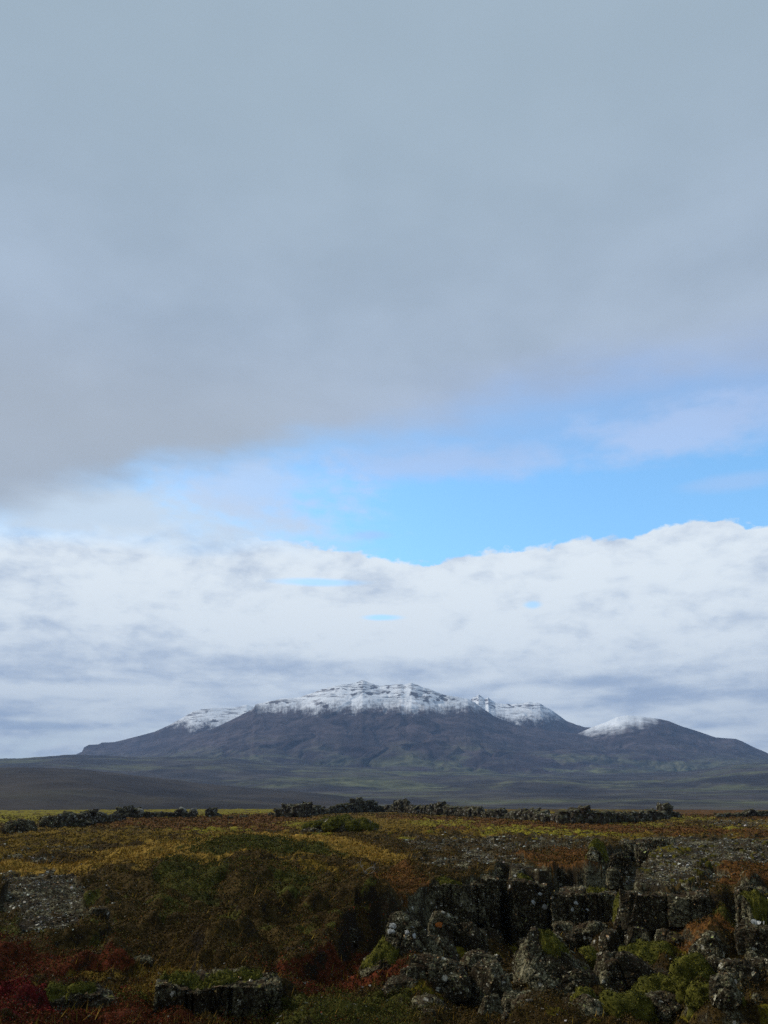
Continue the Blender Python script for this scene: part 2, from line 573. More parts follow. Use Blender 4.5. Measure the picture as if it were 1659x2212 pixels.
massif('mountain', MOUNTAIN,
       [(700, 1640), (900, 1580), (980, 1545), (1005, 1522), (1018, 1511), (1024, 1505), (1028, 1504), (1033, 1500), (1038, 1503), (1043, 1506), (1048, 1510), (1054, 1506), (1059, 1511), (1070, 1517), (1090, 1521), (1106, 1521), (1126, 1519), (1143, 1516), (1166, 1519), (1183, 1529), (1206, 1544), (1223, 1556), (1246, 1567), (1273, 1572), (1320, 1582), (1400, 1610), (1500, 1650), (1650, 1690)],
       5900.0, [(700, 1680), (1650, 1695)], 4200.0, 'snowy dome and jagged crag just right of the main summit', 1.3, 320, 900, 0.8, 1.3,
       bands=[(a1(1015), a1(1075), e_(1508, 1040), 0.26, 5), (a1(1085), a1(1190), e_(1522, 1130), 0.09, 6), (a1(1110), a1(1170), e_(1529, 1130), 0.07, 5), (a1(1060), a1(1090), e_(1530, 1080), 0.22, 5)],
       snow=[(700, 1500), (1000, 1545), (1080, 1554), (1150, 1556), (1200, 1552), (1240, 1555), (1300, 1500), (1650, 1400)], seed=8)

massif('mountain', SMOOTH,
       [(1050, 1690), (1150, 1640), (1220, 1597), (1279, 1571), (1306, 1561), (1333, 1549), (1356, 1545), (1389, 1548), (1423, 1553), (1443, 1557), (1473, 1569), (1506, 1579), (1546, 1593), (1573, 1595), (1589, 1596), (1603, 1601), (1626, 1613), (1659, 1627), (1760, 1655), (2000, 1690), (2400, 1700)],
       5200.0, [(1050, 1700), (1300, 1690), (1659, 1680), (2400, 1708)], 3700.0, 'separate rounded mountain on the right with a pale snow cap', 1.25, 340, 900, 0.9, 0.25,
       snow=[(1050, 1580), (1270, 1586), (1310, 1583), (1350, 1575), (1385, 1566), (1418, 1558), (1436, 1546), (1460, 1530), (1520, 1500), (2400, 1300)], seed=13)

massif('hills', HILLS,
       [(-900, 1650), (-300, 1642), (0, 1639), (60, 1637), (100, 1634), (133, 1631), (163, 1630), (220, 1632), (300, 1636), (420, 1634), (500, 1638), (620, 1650), (760, 1656), (900, 1660), (1000, 1664), (1120, 1672), (1250, 1672), (1380, 1668), (1480, 1666), (1540, 1658), (1590, 1651), (1659, 1648), (1900, 1640), (2500, 1650)],
       3350.0, [(-900, 1716), (829, 1716), (2500, 1716)], 1900.0, 'green and brown foothills rolling below the mountains', 1.0, 340, 1500, 0.42, 0.5, seed=21, gully=0.3, back=0.15)

massif('hills', DARKHILL,
       [(-1100, 1660), (-400, 1655), (0, 1658), (66, 1658), (167, 1661), (233, 1668), (300, 1676), (367, 1683), (433, 1692), (520, 1700), (640, 1709), (760, 1722), (900, 1745), (1000, 1762)],
       1500.0, [(-1100, 1752), (0, 1752), (500, 1750), (1000, 1765)], 780.0, 'low dark heath slope on the left in front of the foothills', 0.8, 200, 900, 0.40, 0.12, seed=30, gully=0.4, back=0.3)

# ------------------------------------------------------------------ the plain between the moor and the foothills
def plain():
    rows, cols = 300, 700
    az = np.linspace(-62, 62, cols)
    d = np.geomspace(60, 24000, rows)[:, None]
    A = az[None, :] + 0 * d
    z = -13.0 * sst(d, 150, 420) + 0 * A
    z = z + 40.0 * sst(d, 900, 2600) - 0.3
    x, y = d * np.sin(np.radians(A)), d * np.cos(np.radians(A))
    e = sst(d, 200, 700) * (1 - 0.7 * sst(d, 3000, 6000))
    z = z + e * (fbm(x / 240, y / 240, 4, 40) * 2.6 + fbm(x / 60, y / 60, 3, 44) * 0.6) - 2.2 * (1 - sst(d, 170, 240))
    o = link('plain', mesh_arrays('plain', np.stack([x, y, z], -1).reshape(-1, 3), grid_faces(rows, cols)), HILLS)
    tag(o, 'wide brown and olive lowland stretching to the foothills', None, None, 'structure')


plain()
# ground all round, under and behind the viewer
th = np.linspace(0, 2 * np.pi, 97)[:-1]
V = [(0, 0, -30.0)] + [(r * math.sin(a), r * math.cos(a), -30.0) for r in (60, 400, 3000, 24000) for a in th]
F = [(0, 1 + (k + 1) % 96, 1 + k) for k in range(96)]
me = bpy.data.meshes.new('ground')
me.from_pydata(V, [], F + [(1 + 96 * q + k, 1 + 96 * q + (k + 1) % 96, 97 + 96 * q + (k + 1) % 96, 97 + 96 * q + k) for q in range(3) for k in range(96)])
tag(link('ground', me, HILLS), 'open lowland reaching away on every side of the moor', None, None, 'structure')

# ------------------------------------------------------------------ the moor and the sunken rift in front of it
def tps(pts):
    """smooth surface through (px, py, z) points of the frame, over (bearing, log distance)"""
    P = np.array(pts, float)
    x, y = ground(P[:, 0], P[:, 1], P[:, 2])
    a, s = np.degrees(np.arctan2(x, y)) / 8.0, np.log(np.hypot(x, y)) * 3.2
    r = np.hypot(a[:, None] - a, s[:, None] - s)
    K = np.where(r > 0, r * r * np.log(r + 1e-12), 0) + 0.02 * np.eye(len(P))
    Q = np.stack([np.ones_like(a), a, s], 1)
    A = np.block([[K, Q], [Q.T, np.zeros((3, 3))]])
    w = np.linalg.solve(A, np.concatenate([P[:, 2], np.zeros(3)]))

    def f(A_, S_):
        o = w[-3] + w[-2] * A_ + w[-1] * S_
        for k in range(len(P)):
            q = (A_ - a[k]) ** 2 + (S_ - s[k]) ** 2
            o = o + w[k] * 0.5 * q * np.log(q + 1e-12)
        return o
    return f


UP = [(x, y, z) for y, z in ((1752, 0), (1768, 0), (1800, 0)) for x in (-500, -100, 300, 700, 1100, 1500, 1900, 2200)]
UP += [(-500, 1850, 0), (-100, 1850, 0), (0, 1840, .05), (200, 1845, 0), (350, 1838, .2), (470, 1828, .62), (560, 1830, .62), (640, 1840, .35), (760, 1845, .1),
       (900, 1850, 0), (1250, 1845, 0), (1500, 1840, .1), (1659, 1840, .1), (2200, 1840, .1), (500, 1865, .25), (100, 1870, 0),
       (-500, 1900, 0), (-100, 1890, 0), (0, 1885, 0), (200, 1885, 0), (350, 1885, .1), (500, 1895, .05), (700, 1885, .05), (850, 1885, 0),
       (1000, 1880, 0), (1250, 1870, 0), (1400, 1890, .12), (1550, 1890, .08), (1659, 1890, .05), (2200, 1890, 0),
       (0, 1960, -.42), (100, 1965, -.45), (250, 1950, -.4), (400, 1950, -.35), (600, 1950, -.35), (750, 1945, -.35), (850, 1930, -.25), (-500, 1960, -.4),
       (0, 2050, -.9), (150, 2050, -.9), (300, 2040, -.85), (450, 2040, -.85), (600, 2030, -.8), (700, 2010, -.7), (-500, 2050, -.9),
       (1100, 1900, 0), (1350, 1915, 0), (1659, 1920, 0), (2200, 1930, 0)]
LO = [(-500, 2070, -1.0), (0, 2075, -1.0), (200, 2085, -1.05), (400, 2085, -1.35), (550, 2085, -1.4), (680, 2078, -1.5), (800, 2045, -1.6), (900, 2060, -1.7),
      (0, 2140, -1.1), (200, 2140, -1.2), (600, 2150, -1.45), (820, 2150, -1.5), (0, 2212, -1.15), (150, 2212, -1.25), (400, 2212, -1.4), (700, 2212, -1.55), (900, 2212, -1.65),
      (1000, 2050, -1.75), (1085, 2085, -2.4), (1150, 2035, -1.75), (1250, 2020, -1.55), (1340, 2035, -1.5), (1400, 2010, -1.05), (1450, 2000, -.92), (1530, 1990, -.75), (1570, 1960, -.4),
      (1540, 2050, -1.1), (1500, 2110, -1.5), (1580, 2120, -1.45), (1659, 2100, -1.3), (1200, 2150, -1.75), (1350, 2180, -1.8), (1350, 2090, -1.7), (1500, 2200, -1.75), (1659, 2212, -1.7),
      (1900, 2000, -1.1), (2200, 2212, -1.5), (1050, 2212, -1.8), (-500, 2212, -1.1), (1000, 2130, -1.8), (829, 2330, -1.5), (200, 2330, -1.2), (1600, 2330, -1.6)]
RIM = [(-500, 2062, -.95), (0, 2062, -.95), (120, 2068, -1.0), (250, 2066, -1.0), (350, 2058, -.95), (430, 2062, -.95), (500, 2050, -.9), (560, 2048, -.9), (640, 2036, -.85), (700, 2006, -.7),
       (735, 1985, -.6), (770, 1960, -.5), (830, 1945, -.4), (880, 1932, -.25), (925, 1912, -.1), (1010, 1897, 0), (1045, 1891, 0), (1070, 1888, 0), (1078, 1876, 0), (1100, 1876, 0), (1106, 1886, 0), (1195, 1884, 0), (1203, 1876, 0), (1325, 1882, 0),
       (1345, 1912, 0), (1450, 1921, 0), (1535, 1920, 0), (1560, 1930, -.1), (1590, 1925, -.05), (1659, 1918, 0), (1900, 1925, 0), (2300, 1930, 0)]
f_up, f_lo = tps(UP), tps(LO)
rx, ry = ground(*np.array(RIM, float).T)
rim_az, rim_d = np.degrees(np.arctan2(rx, ry)), np.hypot(rx, ry)


def seg_dist(x, y, pts):
    """distance to a polyline of (x, y, half width, depth) and the width and depth there"""
    best = np.full(np.shape(x), 1e9)
    W, Dp = np.ones(np.shape(x)), np.zeros(np.shape(x))
    for (x0, y0, w0, d0), (x1, y1, w1, d1) in zip(pts[:-1], pts[1:]):
        L = (x1 - x0) ** 2 + (y1 - y0) ** 2
        t = np.clip(((x - x0) * (x1 - x0) + (y - y0) * (y1 - y0)) / L, 0, 1)
        d = np.hypot(x - x0 - t * (x1 - x0), y - y0 - t * (y1 - y0))
        k = d < best
        best = np.where(k, d, best)
        W, Dp = np.where(k, w0 + t * (w1 - w0), W), np.where(k, d0 + t * (d1 - d0), Dp)
    return best, W, Dp


def chan(pts):
    return [tuple(float(q) for q in ground(a, b, 0)) + (w, dp) for a, b, w, dp in pts]


CRACKS = [chan([(1348, 1935, .25, 2.0), (1347, 1915, .32, 1.9), (1340, 1890, .6, 1.9), (1345, 1862, 1.0, 1.6), (1362, 1842, 1.1, 1.2), (1400, 1826, 1.2, .7), (1430, 1820, 1.0, .2)]),
          chan([(1302, 1860, .7, 1.2), (1330, 1850, 1.0, 1.3)]),
          chan([(1192, 1915, .22, 2.2), (1193, 1893, .20, 2.0), (1195, 1884, .1, .8)]),
          chan([(985, 1884, .15, .2), (1030, 1880, .38, .7), (1080, 1876, .42, .9), (1098, 1868, .3, .5)]),
          chan([(1598, 1842, .6, .8), (1640, 1838, .9, 1.0), (1700, 1842, .8, .9)]),
          chan([(1556, 1938, .9, .7), (1560, 1905, .7, .35), (1570, 1885, .6, .1)])]


def base_height(x, y):
    d = np.hypot(x, y)
    A = np.degrees(np.arctan2(x, y))
    A_, S_ = np.clip(A, -38, 38) / 8.0, np.log(np.clip(d, 9.0, 170)) * 3.2
    up, lo = f_up(A_, S_), np.minimum(f_lo(A_, np.log(np.clip(d, 9.0, 34)) * 3.2), -0.3)
    rimd = np.interp(A, rim_az, rim_d) + 0.35 * fbm(x * 0.9, y * 0.9 + 5, 3, 60)
    wid = np.interp(A, [-30, -12, -3, 1.5, 3, 30], [1.5, 2.0, 2.3, 1.3, 0.25, 0.35])
    k = sst(d, rimd - wid, rimd)
    z = lo * (1 - k) + up * k
    for c in CRACKS:
        sd, W, Dp = seg_dist(x, y, c)
        sd = sd + 0.14 * fbm(x * 2.2, y * 2.2, 3, 71)
        z = z - Dp * (1 - sst(sd, W * 0.55, W))
    z = z - 9.0 * sst(d, 168, 270)
    z = z * sst(d, 4, 9.5) + 0.75 * (1 - sst(d, 4, 9.5))
    return z, k


# cover of the moor: every zone is an ellipse or polygon, its edge broken by noise
def ell(px, py, cx, cy, rx_, ry_, rot=0.0):
    c, s = math.cos(rot), math.sin(rot)
    u, v = (px - cx), (py - cy)
    u, v = (u * c + v * s) / rx_, (-u * s + v * c) / ry_
    return 1 - np.hypot(u, v)


def inpoly(px, py, P):
    """signed, roughly: +1 inside, -1 outside"""
    ins = np.zeros(np.shape(px), bool)
    P = np.array(P, float)
    for (x0, y0), (x1, y1) in zip(P, np.roll(P, -1, 0)):
        c = ((y0 > py) != (y1 > py))
        ins ^= c & (px < (x1 - x0) * (py - y0) / (y1 - y0 + 1e-9) + x0)
    return ins


# name: (colour dark, colour light, leaf kind)   kinds: 0 grass blades, 1 leafy heath, 2 moss, 3 bare lichen rock, 4 scree of flakes
COV = {
    'heath': ((0.031, 0.023, 0.012), (0.096, 0.068, 0.028), 1),
    'olive': ((0.062, 0.046, 0.012), (0.163, 0.115, 0.025), 0),
    'straw': ((0.124, 0.087, 0.019), (0.310, 0.217, 0.040), 0),
    'rust': ((0.070, 0.025, 0.012), (0.202, 0.065, 0.023), 1),
    'red': ((0.050, 0.019, 0.012), (0.132, 0.037, 0.022), 1),
    'crimson': ((0.046, 0.009, 0.012), (0.163, 0.020, 0.028), 1),
    'shrub': ((0.022, 0.026, 0.009), (0.078, 0.087, 0.023), 1),
    'dark': ((0.020, 0.017, 0.009), (0.062, 0.050, 0.020), 1),
    'moss': ((0.109, 0.105, 0.016), (0.310, 0.279, 0.043), 2),
    'darkmoss': ((0.046, 0.053, 0.009), (0.147, 0.143, 0.022), 2),
    'rock': ((0.078, 0.074, 0.062), (0.465, 0.449, 0.388), 3),
    'soil': ((0.025, 0.017, 0.012), (0.062, 0.043, 0.028), 3),
}
NAMES = list(COV)


def cover(x, y, z, upper):
    """index of the cover at ground points and a 0..1 brightness draw"""
    px, py = frame(x, y, z)
    sc = np.hypot(x, y) / 25.0
    j = fbm(x * 0.55, y * 0.55, 4, 80)
    j2 = fbm(x * 0.16, y * 0.16, 3, 90)
    jx, jy = px + 40 * j / sc ** 0.5 + 16 * j2, py + 9.0 * j / sc ** 0.5 + 3 * j2
    c = np.full(np.shape(px), NAMES.index('heath'))

    def put(name, m):
        c[m] = NAMES.index(name)
    n1 = fbm(x * 0.35, y * 0.35, 4, 101)
    n2 = fbm(x * 1.1, y * 1.1, 3, 111)
    far = jy < 1815
    put('olive', far & (n1 > 0.05))
    put('moss', far & (n1 > 0.55))
    # distant bright moss on the left, rust heath in front of the wall
    put('moss', (jx < 620) & (jy < 1779 - 0.028 * jx) & (n2 > -0.25) & (n1 > -.5))
    put('olive', (jx < 620) & (jy < 1776 - 0.02 * jx) & (n2 < -0.62))
    put('rust', inpoly(jx, jy, [(180, 1784), (260, 1770), (620, 1757), (700, 1770), (850, 1762), (1659, 1795), (1900, 1800), (1900, 1816), (1100, 1800), (880, 1788), (820, 1775), (640, 1795), (500, 1800), (330, 1792)]) & (n2 > -0.45))
    put('rust', (jy > 1745) & (jy < 1770) & (jx > 1400) & (n1 > -.2))
    put('olive', inpoly(jx, jy, [(640, 1772), (780, 1762), (900, 1775), (940, 1800), (820, 1800), (760, 1790), (640, 1805)]))
    for e in ((960, 1780, 75, 8), (1130, 1795, 70, 7), (1290, 1806, 70, 6), (1480, 1768, 70, 5), (640, 1785, 34, 9), (470, 1797, 70, 8), (1380, 1783, 60, 4), (1560, 1790, 50, 5)):
        put('moss', (ell(jx, jy, *e) > 0) & (n2 > -0.2))
    put('moss', inpoly(jx, jy, [(1010, 1789), (1240, 1790), (1330, 1806), (1240, 1812), (1050, 1803)]) & (n2 > -0.1))
    # grass meadow
    put('straw', inpoly(jx, jy, [(-900, 1870), (0, 1868), (180, 1845), (380, 1822), (560, 1806), (760, 1818), (850, 1848), (900, 1876), (760, 1890), (620, 1862), (430, 1868), (330, 1882), (200, 1888), (0, 1910), (-900, 1915)]))
    put('olive', inpoly(jx, jy, [(-900, 1800), (300, 1802), (520, 1800), (420, 1820), (200, 1846), (0, 1865), (-900, 1865)]) & (n1 > -0.25))
    put('dark', (ell(jx, jy, 230, 1832, 90, 6) > 0) | (ell(jx, jy, 130, 1860, 130, 7) > 0))
    put('shrub', inpoly(jx, jy, [(390, 1842), (430, 1822), (560, 1818), (680, 1830), (760, 1856), (720, 1866), (600, 1850), (430, 1856)]))
    put('heath', inpoly(jx, jy, [(350, 1866), (600, 1858), (900, 1880), (930, 1930), (760, 2010), (560, 2050), (300, 2060), (0, 2080), (-600, 2080), (-600, 2020), (180, 2010), (220, 1930)]))
    put('shrub', inpoly(jx, jy, [(350, 1866), (620, 1868), (700, 1900), (640, 1960), (430, 1950), (330, 1905)]) & (n1 > -0.25))
    put('olive', inpoly(jx, jy, [(560, 1862), (760, 1880), (900, 1890), (860, 1920), (700, 1915)]) & (n2 > -0.05))
    put('rust', inpoly(jx, jy, [(840, 1880), (930, 1885), (940, 1960), (880, 1965), (800, 1930)]) & (n1 > -0.5))
    put('dark', (jy > 1930) & (jx < 800) & (upper > .5) & (n1 < -0.1))
    put('shrub', (jy > 1930) & (jx < 800) & (upper > .5) & (n2 > 0.45))
    # lichen rock pavements
    put('rock', inpoly(jx, jy, [(10, 1890), (130, 1886), (190, 1930), (215, 1985), (175, 2030), (60, 2040), (40, 1990), (0, 1940)]) & (n2 > -0.7))
    put('rock', ((ell(jx, jy, 130, 1836, 120, 7) > 0) | (ell(jx, jy, 20, 1858, 110, 10) > 0)) & (n2 > -.1))
    put('rock', inpoly(jx, jy, [(850, 1815), (1060, 1806), (1300, 1810), (1280, 1838), (1040, 1850), (900, 1838)]) & (n2 > -0.25))
    put('rock', inpoly(jx, jy, [(890, 1850), (1080, 1846), (1180, 1858), (1060, 1872), (930, 1872)]) & (n2 > -0.35))
    put('rust', inpoly(jx, jy, [(1120, 1845), (1290, 1838), (1300, 1895), (1150, 1876)]) & (n1 > -.6))
    put('rock', inpoly(jx, jy, [(1080, 1874), (1200, 1878), (1340, 1896), (1350, 1915), (1090, 1912)]) & (n2 > -0.8))
    put('rock', inpoly(jx, jy, [(1340, 1815), (1700, 1812), (1900, 1820), (1900, 1870), (1560, 1885), (1540, 1930), (1340, 1930), (1370, 1870)]) & (n2 > -0.75))
    put('darkmoss', inpoly(jx, jy, [(1340, 1815), (1700, 1812), (1900, 1870), (1540, 1930), (1340, 1930)]) & (n2 < -0.62) | (ell(jx, jy, 1450, 1840, 30, 5) > 0))
    put('rock', inpoly(jx, jy, [(1500, 1776), (1900, 1768), (1900, 1790), (1560, 1788)]) & (n2 > 0.0))
    put('rust', inpoly(jx, jy, [(1540, 1886), (1700, 1868), (1900, 1880), (1900, 1915), (1560, 1930)]) & (n1 > -.3))
    # the sunken floor
    low = upper < 0.5
    put('dark', low)
    put('red', low & (n1 > 0.0) & (jx < 860))
    put('darkmoss', low & (n2 > 0.35) & (jx > 850))
    put('olive', low & (jx < 420) & (n1 < -0.25))
    put('red', low & inpoly(jx, jy, [(560, 2090), (700, 2055), (820, 2060), (800, 2130), (700, 2160), (600, 2150)]))
    put('shrub', low & inpoly(jx, jy, [(560, 2165), (900, 2150), (900, 2300), (500, 2300)]))
    put('crimson', low & inpoly(jx, jy, [(-600, 2120), (60, 2128), (110, 2160), (150, 2190), (160, 2300), (-600, 2300)]))
    put('red', low & inpoly(jx, jy, [(-600, 2060), (0, 2060), (160, 2055), (260, 2075), (200, 2110), (0, 2125), (-600, 2125)]))
    put('rust', low & inpoly(jx, jy, [(1440, 2010), (1580, 1990), (1600, 2060), (1540, 2090), (1440, 2060)]) & (n1 > -0.1))
    put('shrub', low & inpoly(jx, jy, [(1420, 1985), (1600, 1970), (1600, 2020), (1440, 2015)]))
    return c, px, py, n1, n2


def moor_mat(q):
    col = q.attr('cover')
    rk = q.attr('rocky', 'Fac')
    p = pos(q)
    nz = q.xyz(nrm(q))[2]
    a = q.noise(p, 9.0, 5, 0.7)
    b = q.noise(p, 28.0, 4, 0.7)
    col = q.mix(q.step(a, 0.36, 0.66), q.vm('SCALE', col, scale=0.5), q.vm('SCALE', col, scale=1.35))
    bas = basalt(q, p)
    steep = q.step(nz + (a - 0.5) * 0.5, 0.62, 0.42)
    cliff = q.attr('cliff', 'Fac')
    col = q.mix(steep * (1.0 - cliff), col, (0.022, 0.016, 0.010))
    m = q.m('MAXIMUM', rk * q.step(a, 0.36, 0.46), steep * cliff)
    return q.mix(m, col, bas), (a + b * 0.6, 0.8, 0.05)


def basalt(q, p, moss=None, pale=1.0):
    """dark brown-grey basalt under a broken crust of grey-green, cream and white lichen"""
    w = q.vm('ADD', p, q.vm('SCALE', q.noise(p, 7.0, 4, 0.7, color=True), scale=0.22))
    big = q.noise(p, 1.1, 4, 0.6)
    n1 = q.noise(w, 11.0, 7, 0.78)
    n2 = q.noise(q.vm('ADD', w, (7.7, 3.1, 1.9)), 26.0, 5, 0.8)
    fine = q.noise(p, 48.0, 3, 0.7)
    dark = q.mix(q.step(fine, 0.3, 0.7), (0.010, 0.0085, 0.006), (0.048, 0.038, 0.026))
    dark = q.mix(q.step(n2 + (big - .5) * .6, 0.56, 0.66) * 0.6, dark, (0.050, 0.031, 0.018))
    col = q.mix(q.step(n1 + (big - 0.5) * 0.55, 0.50, 0.60) * 0.9, dark, q.mix(q.step(n2, .4, .6), (0.085, 0.086, 0.050), (0.190, 0.185, 0.125)))
    col = q.mix(q.step(n2 + (n1 - .5) * .6 + (big - 0.5) * 0.5, 0.58, 0.66) * 0.9, col, (0.33, 0.315, 0.24))
    w2 = q.vm('ADD', p, q.vm('SCALE', q.noise(p, 22.0, 3, 0.7, color=True), scale=0.16))
    cid3 = q.xyz(q.voro(w2, 6.5, out='Color'))
    cell3 = q.voro(w2, 6.5)
    size = q.lin(cid3[1], 0, 1, 0.14, 0.40)
    g3 = q.step(cid3[0] + (big - .5) * .35, 0.89, 0.91) * q.step(cell3 - size, 0.03, -0.03)
    return q.vm('MULTIPLY', q.mix(g3, col, q.mix(cid3[2], (0.36, 0.36, 0.33), (0.60, 0.60, 0.60))), (1.05, 0.98, 0.80))


def mat_rock(q):
    tc = q.new('ShaderNodeTexCoord')
    p = pos(q)
    nz = q.xyz(nrm(q))[2]
    ms = q.attr('moss', 'Fac')
    tn = q.attr('tint')
    col = q.vm('ADD', basalt(q, p), tn)
    a = q.noise(p, 5.0, 5, 0.65)
    b = q.noise(p, 45.0, 3, 0.7)
    m = q.step(nz * 0.9 + (a - 0.5) * 1.6 + ms, 1.20, 1.36)
    mossc = q.mix(q.step(b * 0.5 + a * 0.5, 0.35, 0.65), (0.038, 0.040, 0.009), (0.165, 0.152, 0.028))
    br = q.step(q.noise(p, 2.0, 3, 0.6) + (nz - .7) * .3, 0.55, 0.66)
    col = q.mix(br * 0.75, col, q.mix(b, (0.028, 0.018, 0.010), (0.070, 0.042, 0.022)))
    return q.mix(m, col, mossc), (q.noise(p, 16.0, 5, 0.75) + q.voro(p, 22.0) * 0.5, 0.9, 0.035)


def mat_moss(q):
    p = pos(q)
    a = q.noise(p, 4.0, 5, 0.6)
    b = q.noise(p, 60.0, 3, 0.7)
    col = q.mix(q.step(b * 0.5 + a * 0.5, 0.36, 0.64), (0.036, 0.038, 0.008), (0.160, 0.146, 0.024))
    col = q.mix(q.step(q.noise(p, 9.0, 4, 0.7), 0.60, 0.70) * 0.7, col, (0.060, 0.040, 0.014))
    return q.vm('MULTIPLY', col, q.vm('ADD', q.attr('tint'), (1, 1, 1))), (b + a * 0.4, 0.9, 0.03)


MOOR = material('moor_cover', moor_mat)
ROCK = material('lichened_basalt', mat_rock)
MOSS = material('cushion_moss', mat_moss)


def micro(x, y, d, c):
    """hummocks and tussocks of the moor surface; pavements stay flatter"""
    rocky = (c == NAMES.index('rock'))
    amp = np.where(rocky, 0.25, 1.0)
    hum = fbm(x * 0.28, y * 0.28, 3, 120) * 0.18 + np.abs(fbm(x * 0.75, y * 0.75, 3, 130)) * 0.24
    hum = hum * np.clip(60 / d, 0.25, 1)
    lump = sst(fbm(x * 0.5 + 9, y * 0.42, 3, 170), -.1, .7) * 0.48 * sst(d, 34, 24)
    hum = hum + lump
    fine = fbm(x * 3.5, y * 3.5, 3, 140) * 0.035
    slab = np.where(rocky, np.round(fbm(x * 0.7, y * 0.7, 3, 150) * 4) * 0.03, 0)
    return hum * amp + fine + slab


azs = np.concatenate([np.linspace(-62, -30, 60)[:-1], np.linspace(-30, 30, 1000), np.linspace(30, 62, 60)[1:]])
ds = np.concatenate([np.geomspace(2.2, 12, 60)[:-1], np.geomspace(12, 60, 620)[:-1], np.geomspace(60, 275, 200)])
AA, DD = np.meshgrid(azs, ds)
GX, GY = DD * np.sin(np.radians(AA)), DD * np.cos(np.radians(AA))
GZ, GK = base_height(GX, GY)
gc, gpx, gpy, gn1, gn2 = cover(GX, GY, GZ, GK)
GZ = GZ + micro(GX, GY, DD, gc)
TONE = {k: (1.25, 0.98, 0.62) for k in NAMES}
TONE.update(straw=(1.30, 1.12, 1.05), olive=(1.50, 1.30, .85), heath=(1.26, 1.13, .8), rust=(1.0, 1.35, .95), shrub=(1.35, 1.15, .8), dark=(1.5, 1.15, .8), rock=(1.1, 1.0, .85), moss=(1.05, .95, .6))
tab_d = np.array([np.array(COV[k][0]) * TONE[k] for k in NAMES])
tab_l = np.array([np.array(COV[k][1]) * TONE[k] for k in NAMES])
kind_of = np.array([COV[k][2] for k in NAMES])
mixf = np.clip(0.35 + 0.30 * gn2 + 0.15 * fbm(GX * 2.5, GY * 2.5, 3, 160), 0, 1)[..., None]
gcol = tab_d[gc] * (1 - mixf) + tab_l[gc] * mixf
rockish = (kind_of[gc] == 3) & (gc == NAMES.index('rock'))
gcol[rockish] = np.array([0.045, 0.036, 0.024])
me = mesh_arrays('moor', np.stack([GX, GY, GZ], -1).reshape(-1, 3), grid_faces(len(ds), len(azs)), True,
                 {'cover': gcol.reshape(-1, 3), 'rocky': rockish.astype(float).ravel(), 'cliff': sst(gpx, 815, 850).ravel()})
tag(link('moor', me, MOOR), 'uneven autumn moor of heath, grass, moss and lichened rock pavement', None, None, 'structure')
LD = np.log(ds)


def moor_z(x, y):
    d, a = np.hypot(x, y), np.degrees(np.arctan2(x, y))
    fi = np.interp(a, azs, np.arange(len(azs)))
    fj = np.interp(np.log(d), LD, np.arange(len(ds)))
    i, j = np.clip(fi.astype(int), 0, len(azs) - 2), np.clip(fj.astype(int), 0, len(ds) - 2)
    u, v = fi - i, fj - j
    return (GZ[j, i] * (1 - u) + GZ[j, i + 1] * u) * (1 - v) + (GZ[j + 1, i] * (1 - u) + GZ[j + 1, i + 1] * u) * v, GK[j, i], gc[j, i]


def hit(px, py):
    """first point of the moor on a sight line"""
    x, y, dz_ = ray(px, py)
    t = np.geomspace(9, 200, 1500) / math.hypot(x, y)
    z = EYE + dz_ * t
    k = int(np.argmax(z < moor_z(x * t, y * t)[0]))
    return float(x * t[k]), float(y * t[k]), float(z[k])

# ------------------------------------------------------------------ rocks
def vn3(p, seed=0):
    """smooth 3-D value noise, -1..1"""
    i = np.floor(p).astype(np.int64)
    f = p - i
    u = f * f * (3 - 2 * f)

    def h(a, b, c):
        return _perm[(_perm[(_perm[(i[:, 0] + a + seed * 57) & 4095] + i[:, 1] + b) & 4095] + i[:, 2] + c) & 4095] / 2047.5 - 1
    r = 0
    for a in (0, 1):
        for b in (0, 1):
            for c in (0, 1):
                w = (u[:, 0] if a else 1 - u[:, 0]) * (u[:, 1] if b else 1 - u[:, 1]) * (u[:, 2] if c else 1 - u[:, 2])
                r = r + w * h(a, b, c)
    return r


def fb3(p, o=3, seed=0, gain=0.5):
    s, a = 0, 1.0
    for k in range(o):
        s = s + a * vn3(p, seed + k)
        p, a = p * 2.07 + 5.3, a * gain
    return s


_cs = {}


def cube_sphere(n_):
    if n_ in _cs:
        return _cs[n_]
    t = np.tan(np.linspace(-1, 1, n_ + 1) * math.pi / 4)
    key, V, F = {}, [], []

    def vid(p):
        k = tuple(int(round(q * 1e5)) for q in p)
        if k not in key:
            key[k] = len(V)
            V.append(p)
        return key[k]
    for ax in range(3):
        for s in (-1, 1):
            g = [[None] * (n_ + 1) for _ in range(n_ + 1)]
            for i_ in range(n_ + 1):
                for j_ in range(n_ + 1):
                    p = [0, 0, 0]
                    p[ax] = float(s)
                    p[(ax + 1) % 3] = float(t[i_])
                    p[(ax + 2) % 3] = float(t[j_])
                    g[i_][j_] = vid(tuple(p))
            for i_ in range(n_):
                for j_ in range(n_):
                    q = (g[i_][j_], g[i_ + 1][j_], g[i_ + 1][j_ + 1], g[i_][j_ + 1])
                    F.append(q if s > 0 else q[::-1])
    _cs[n_] = (np.array(V), np.array(F))
    return _cs[n_]


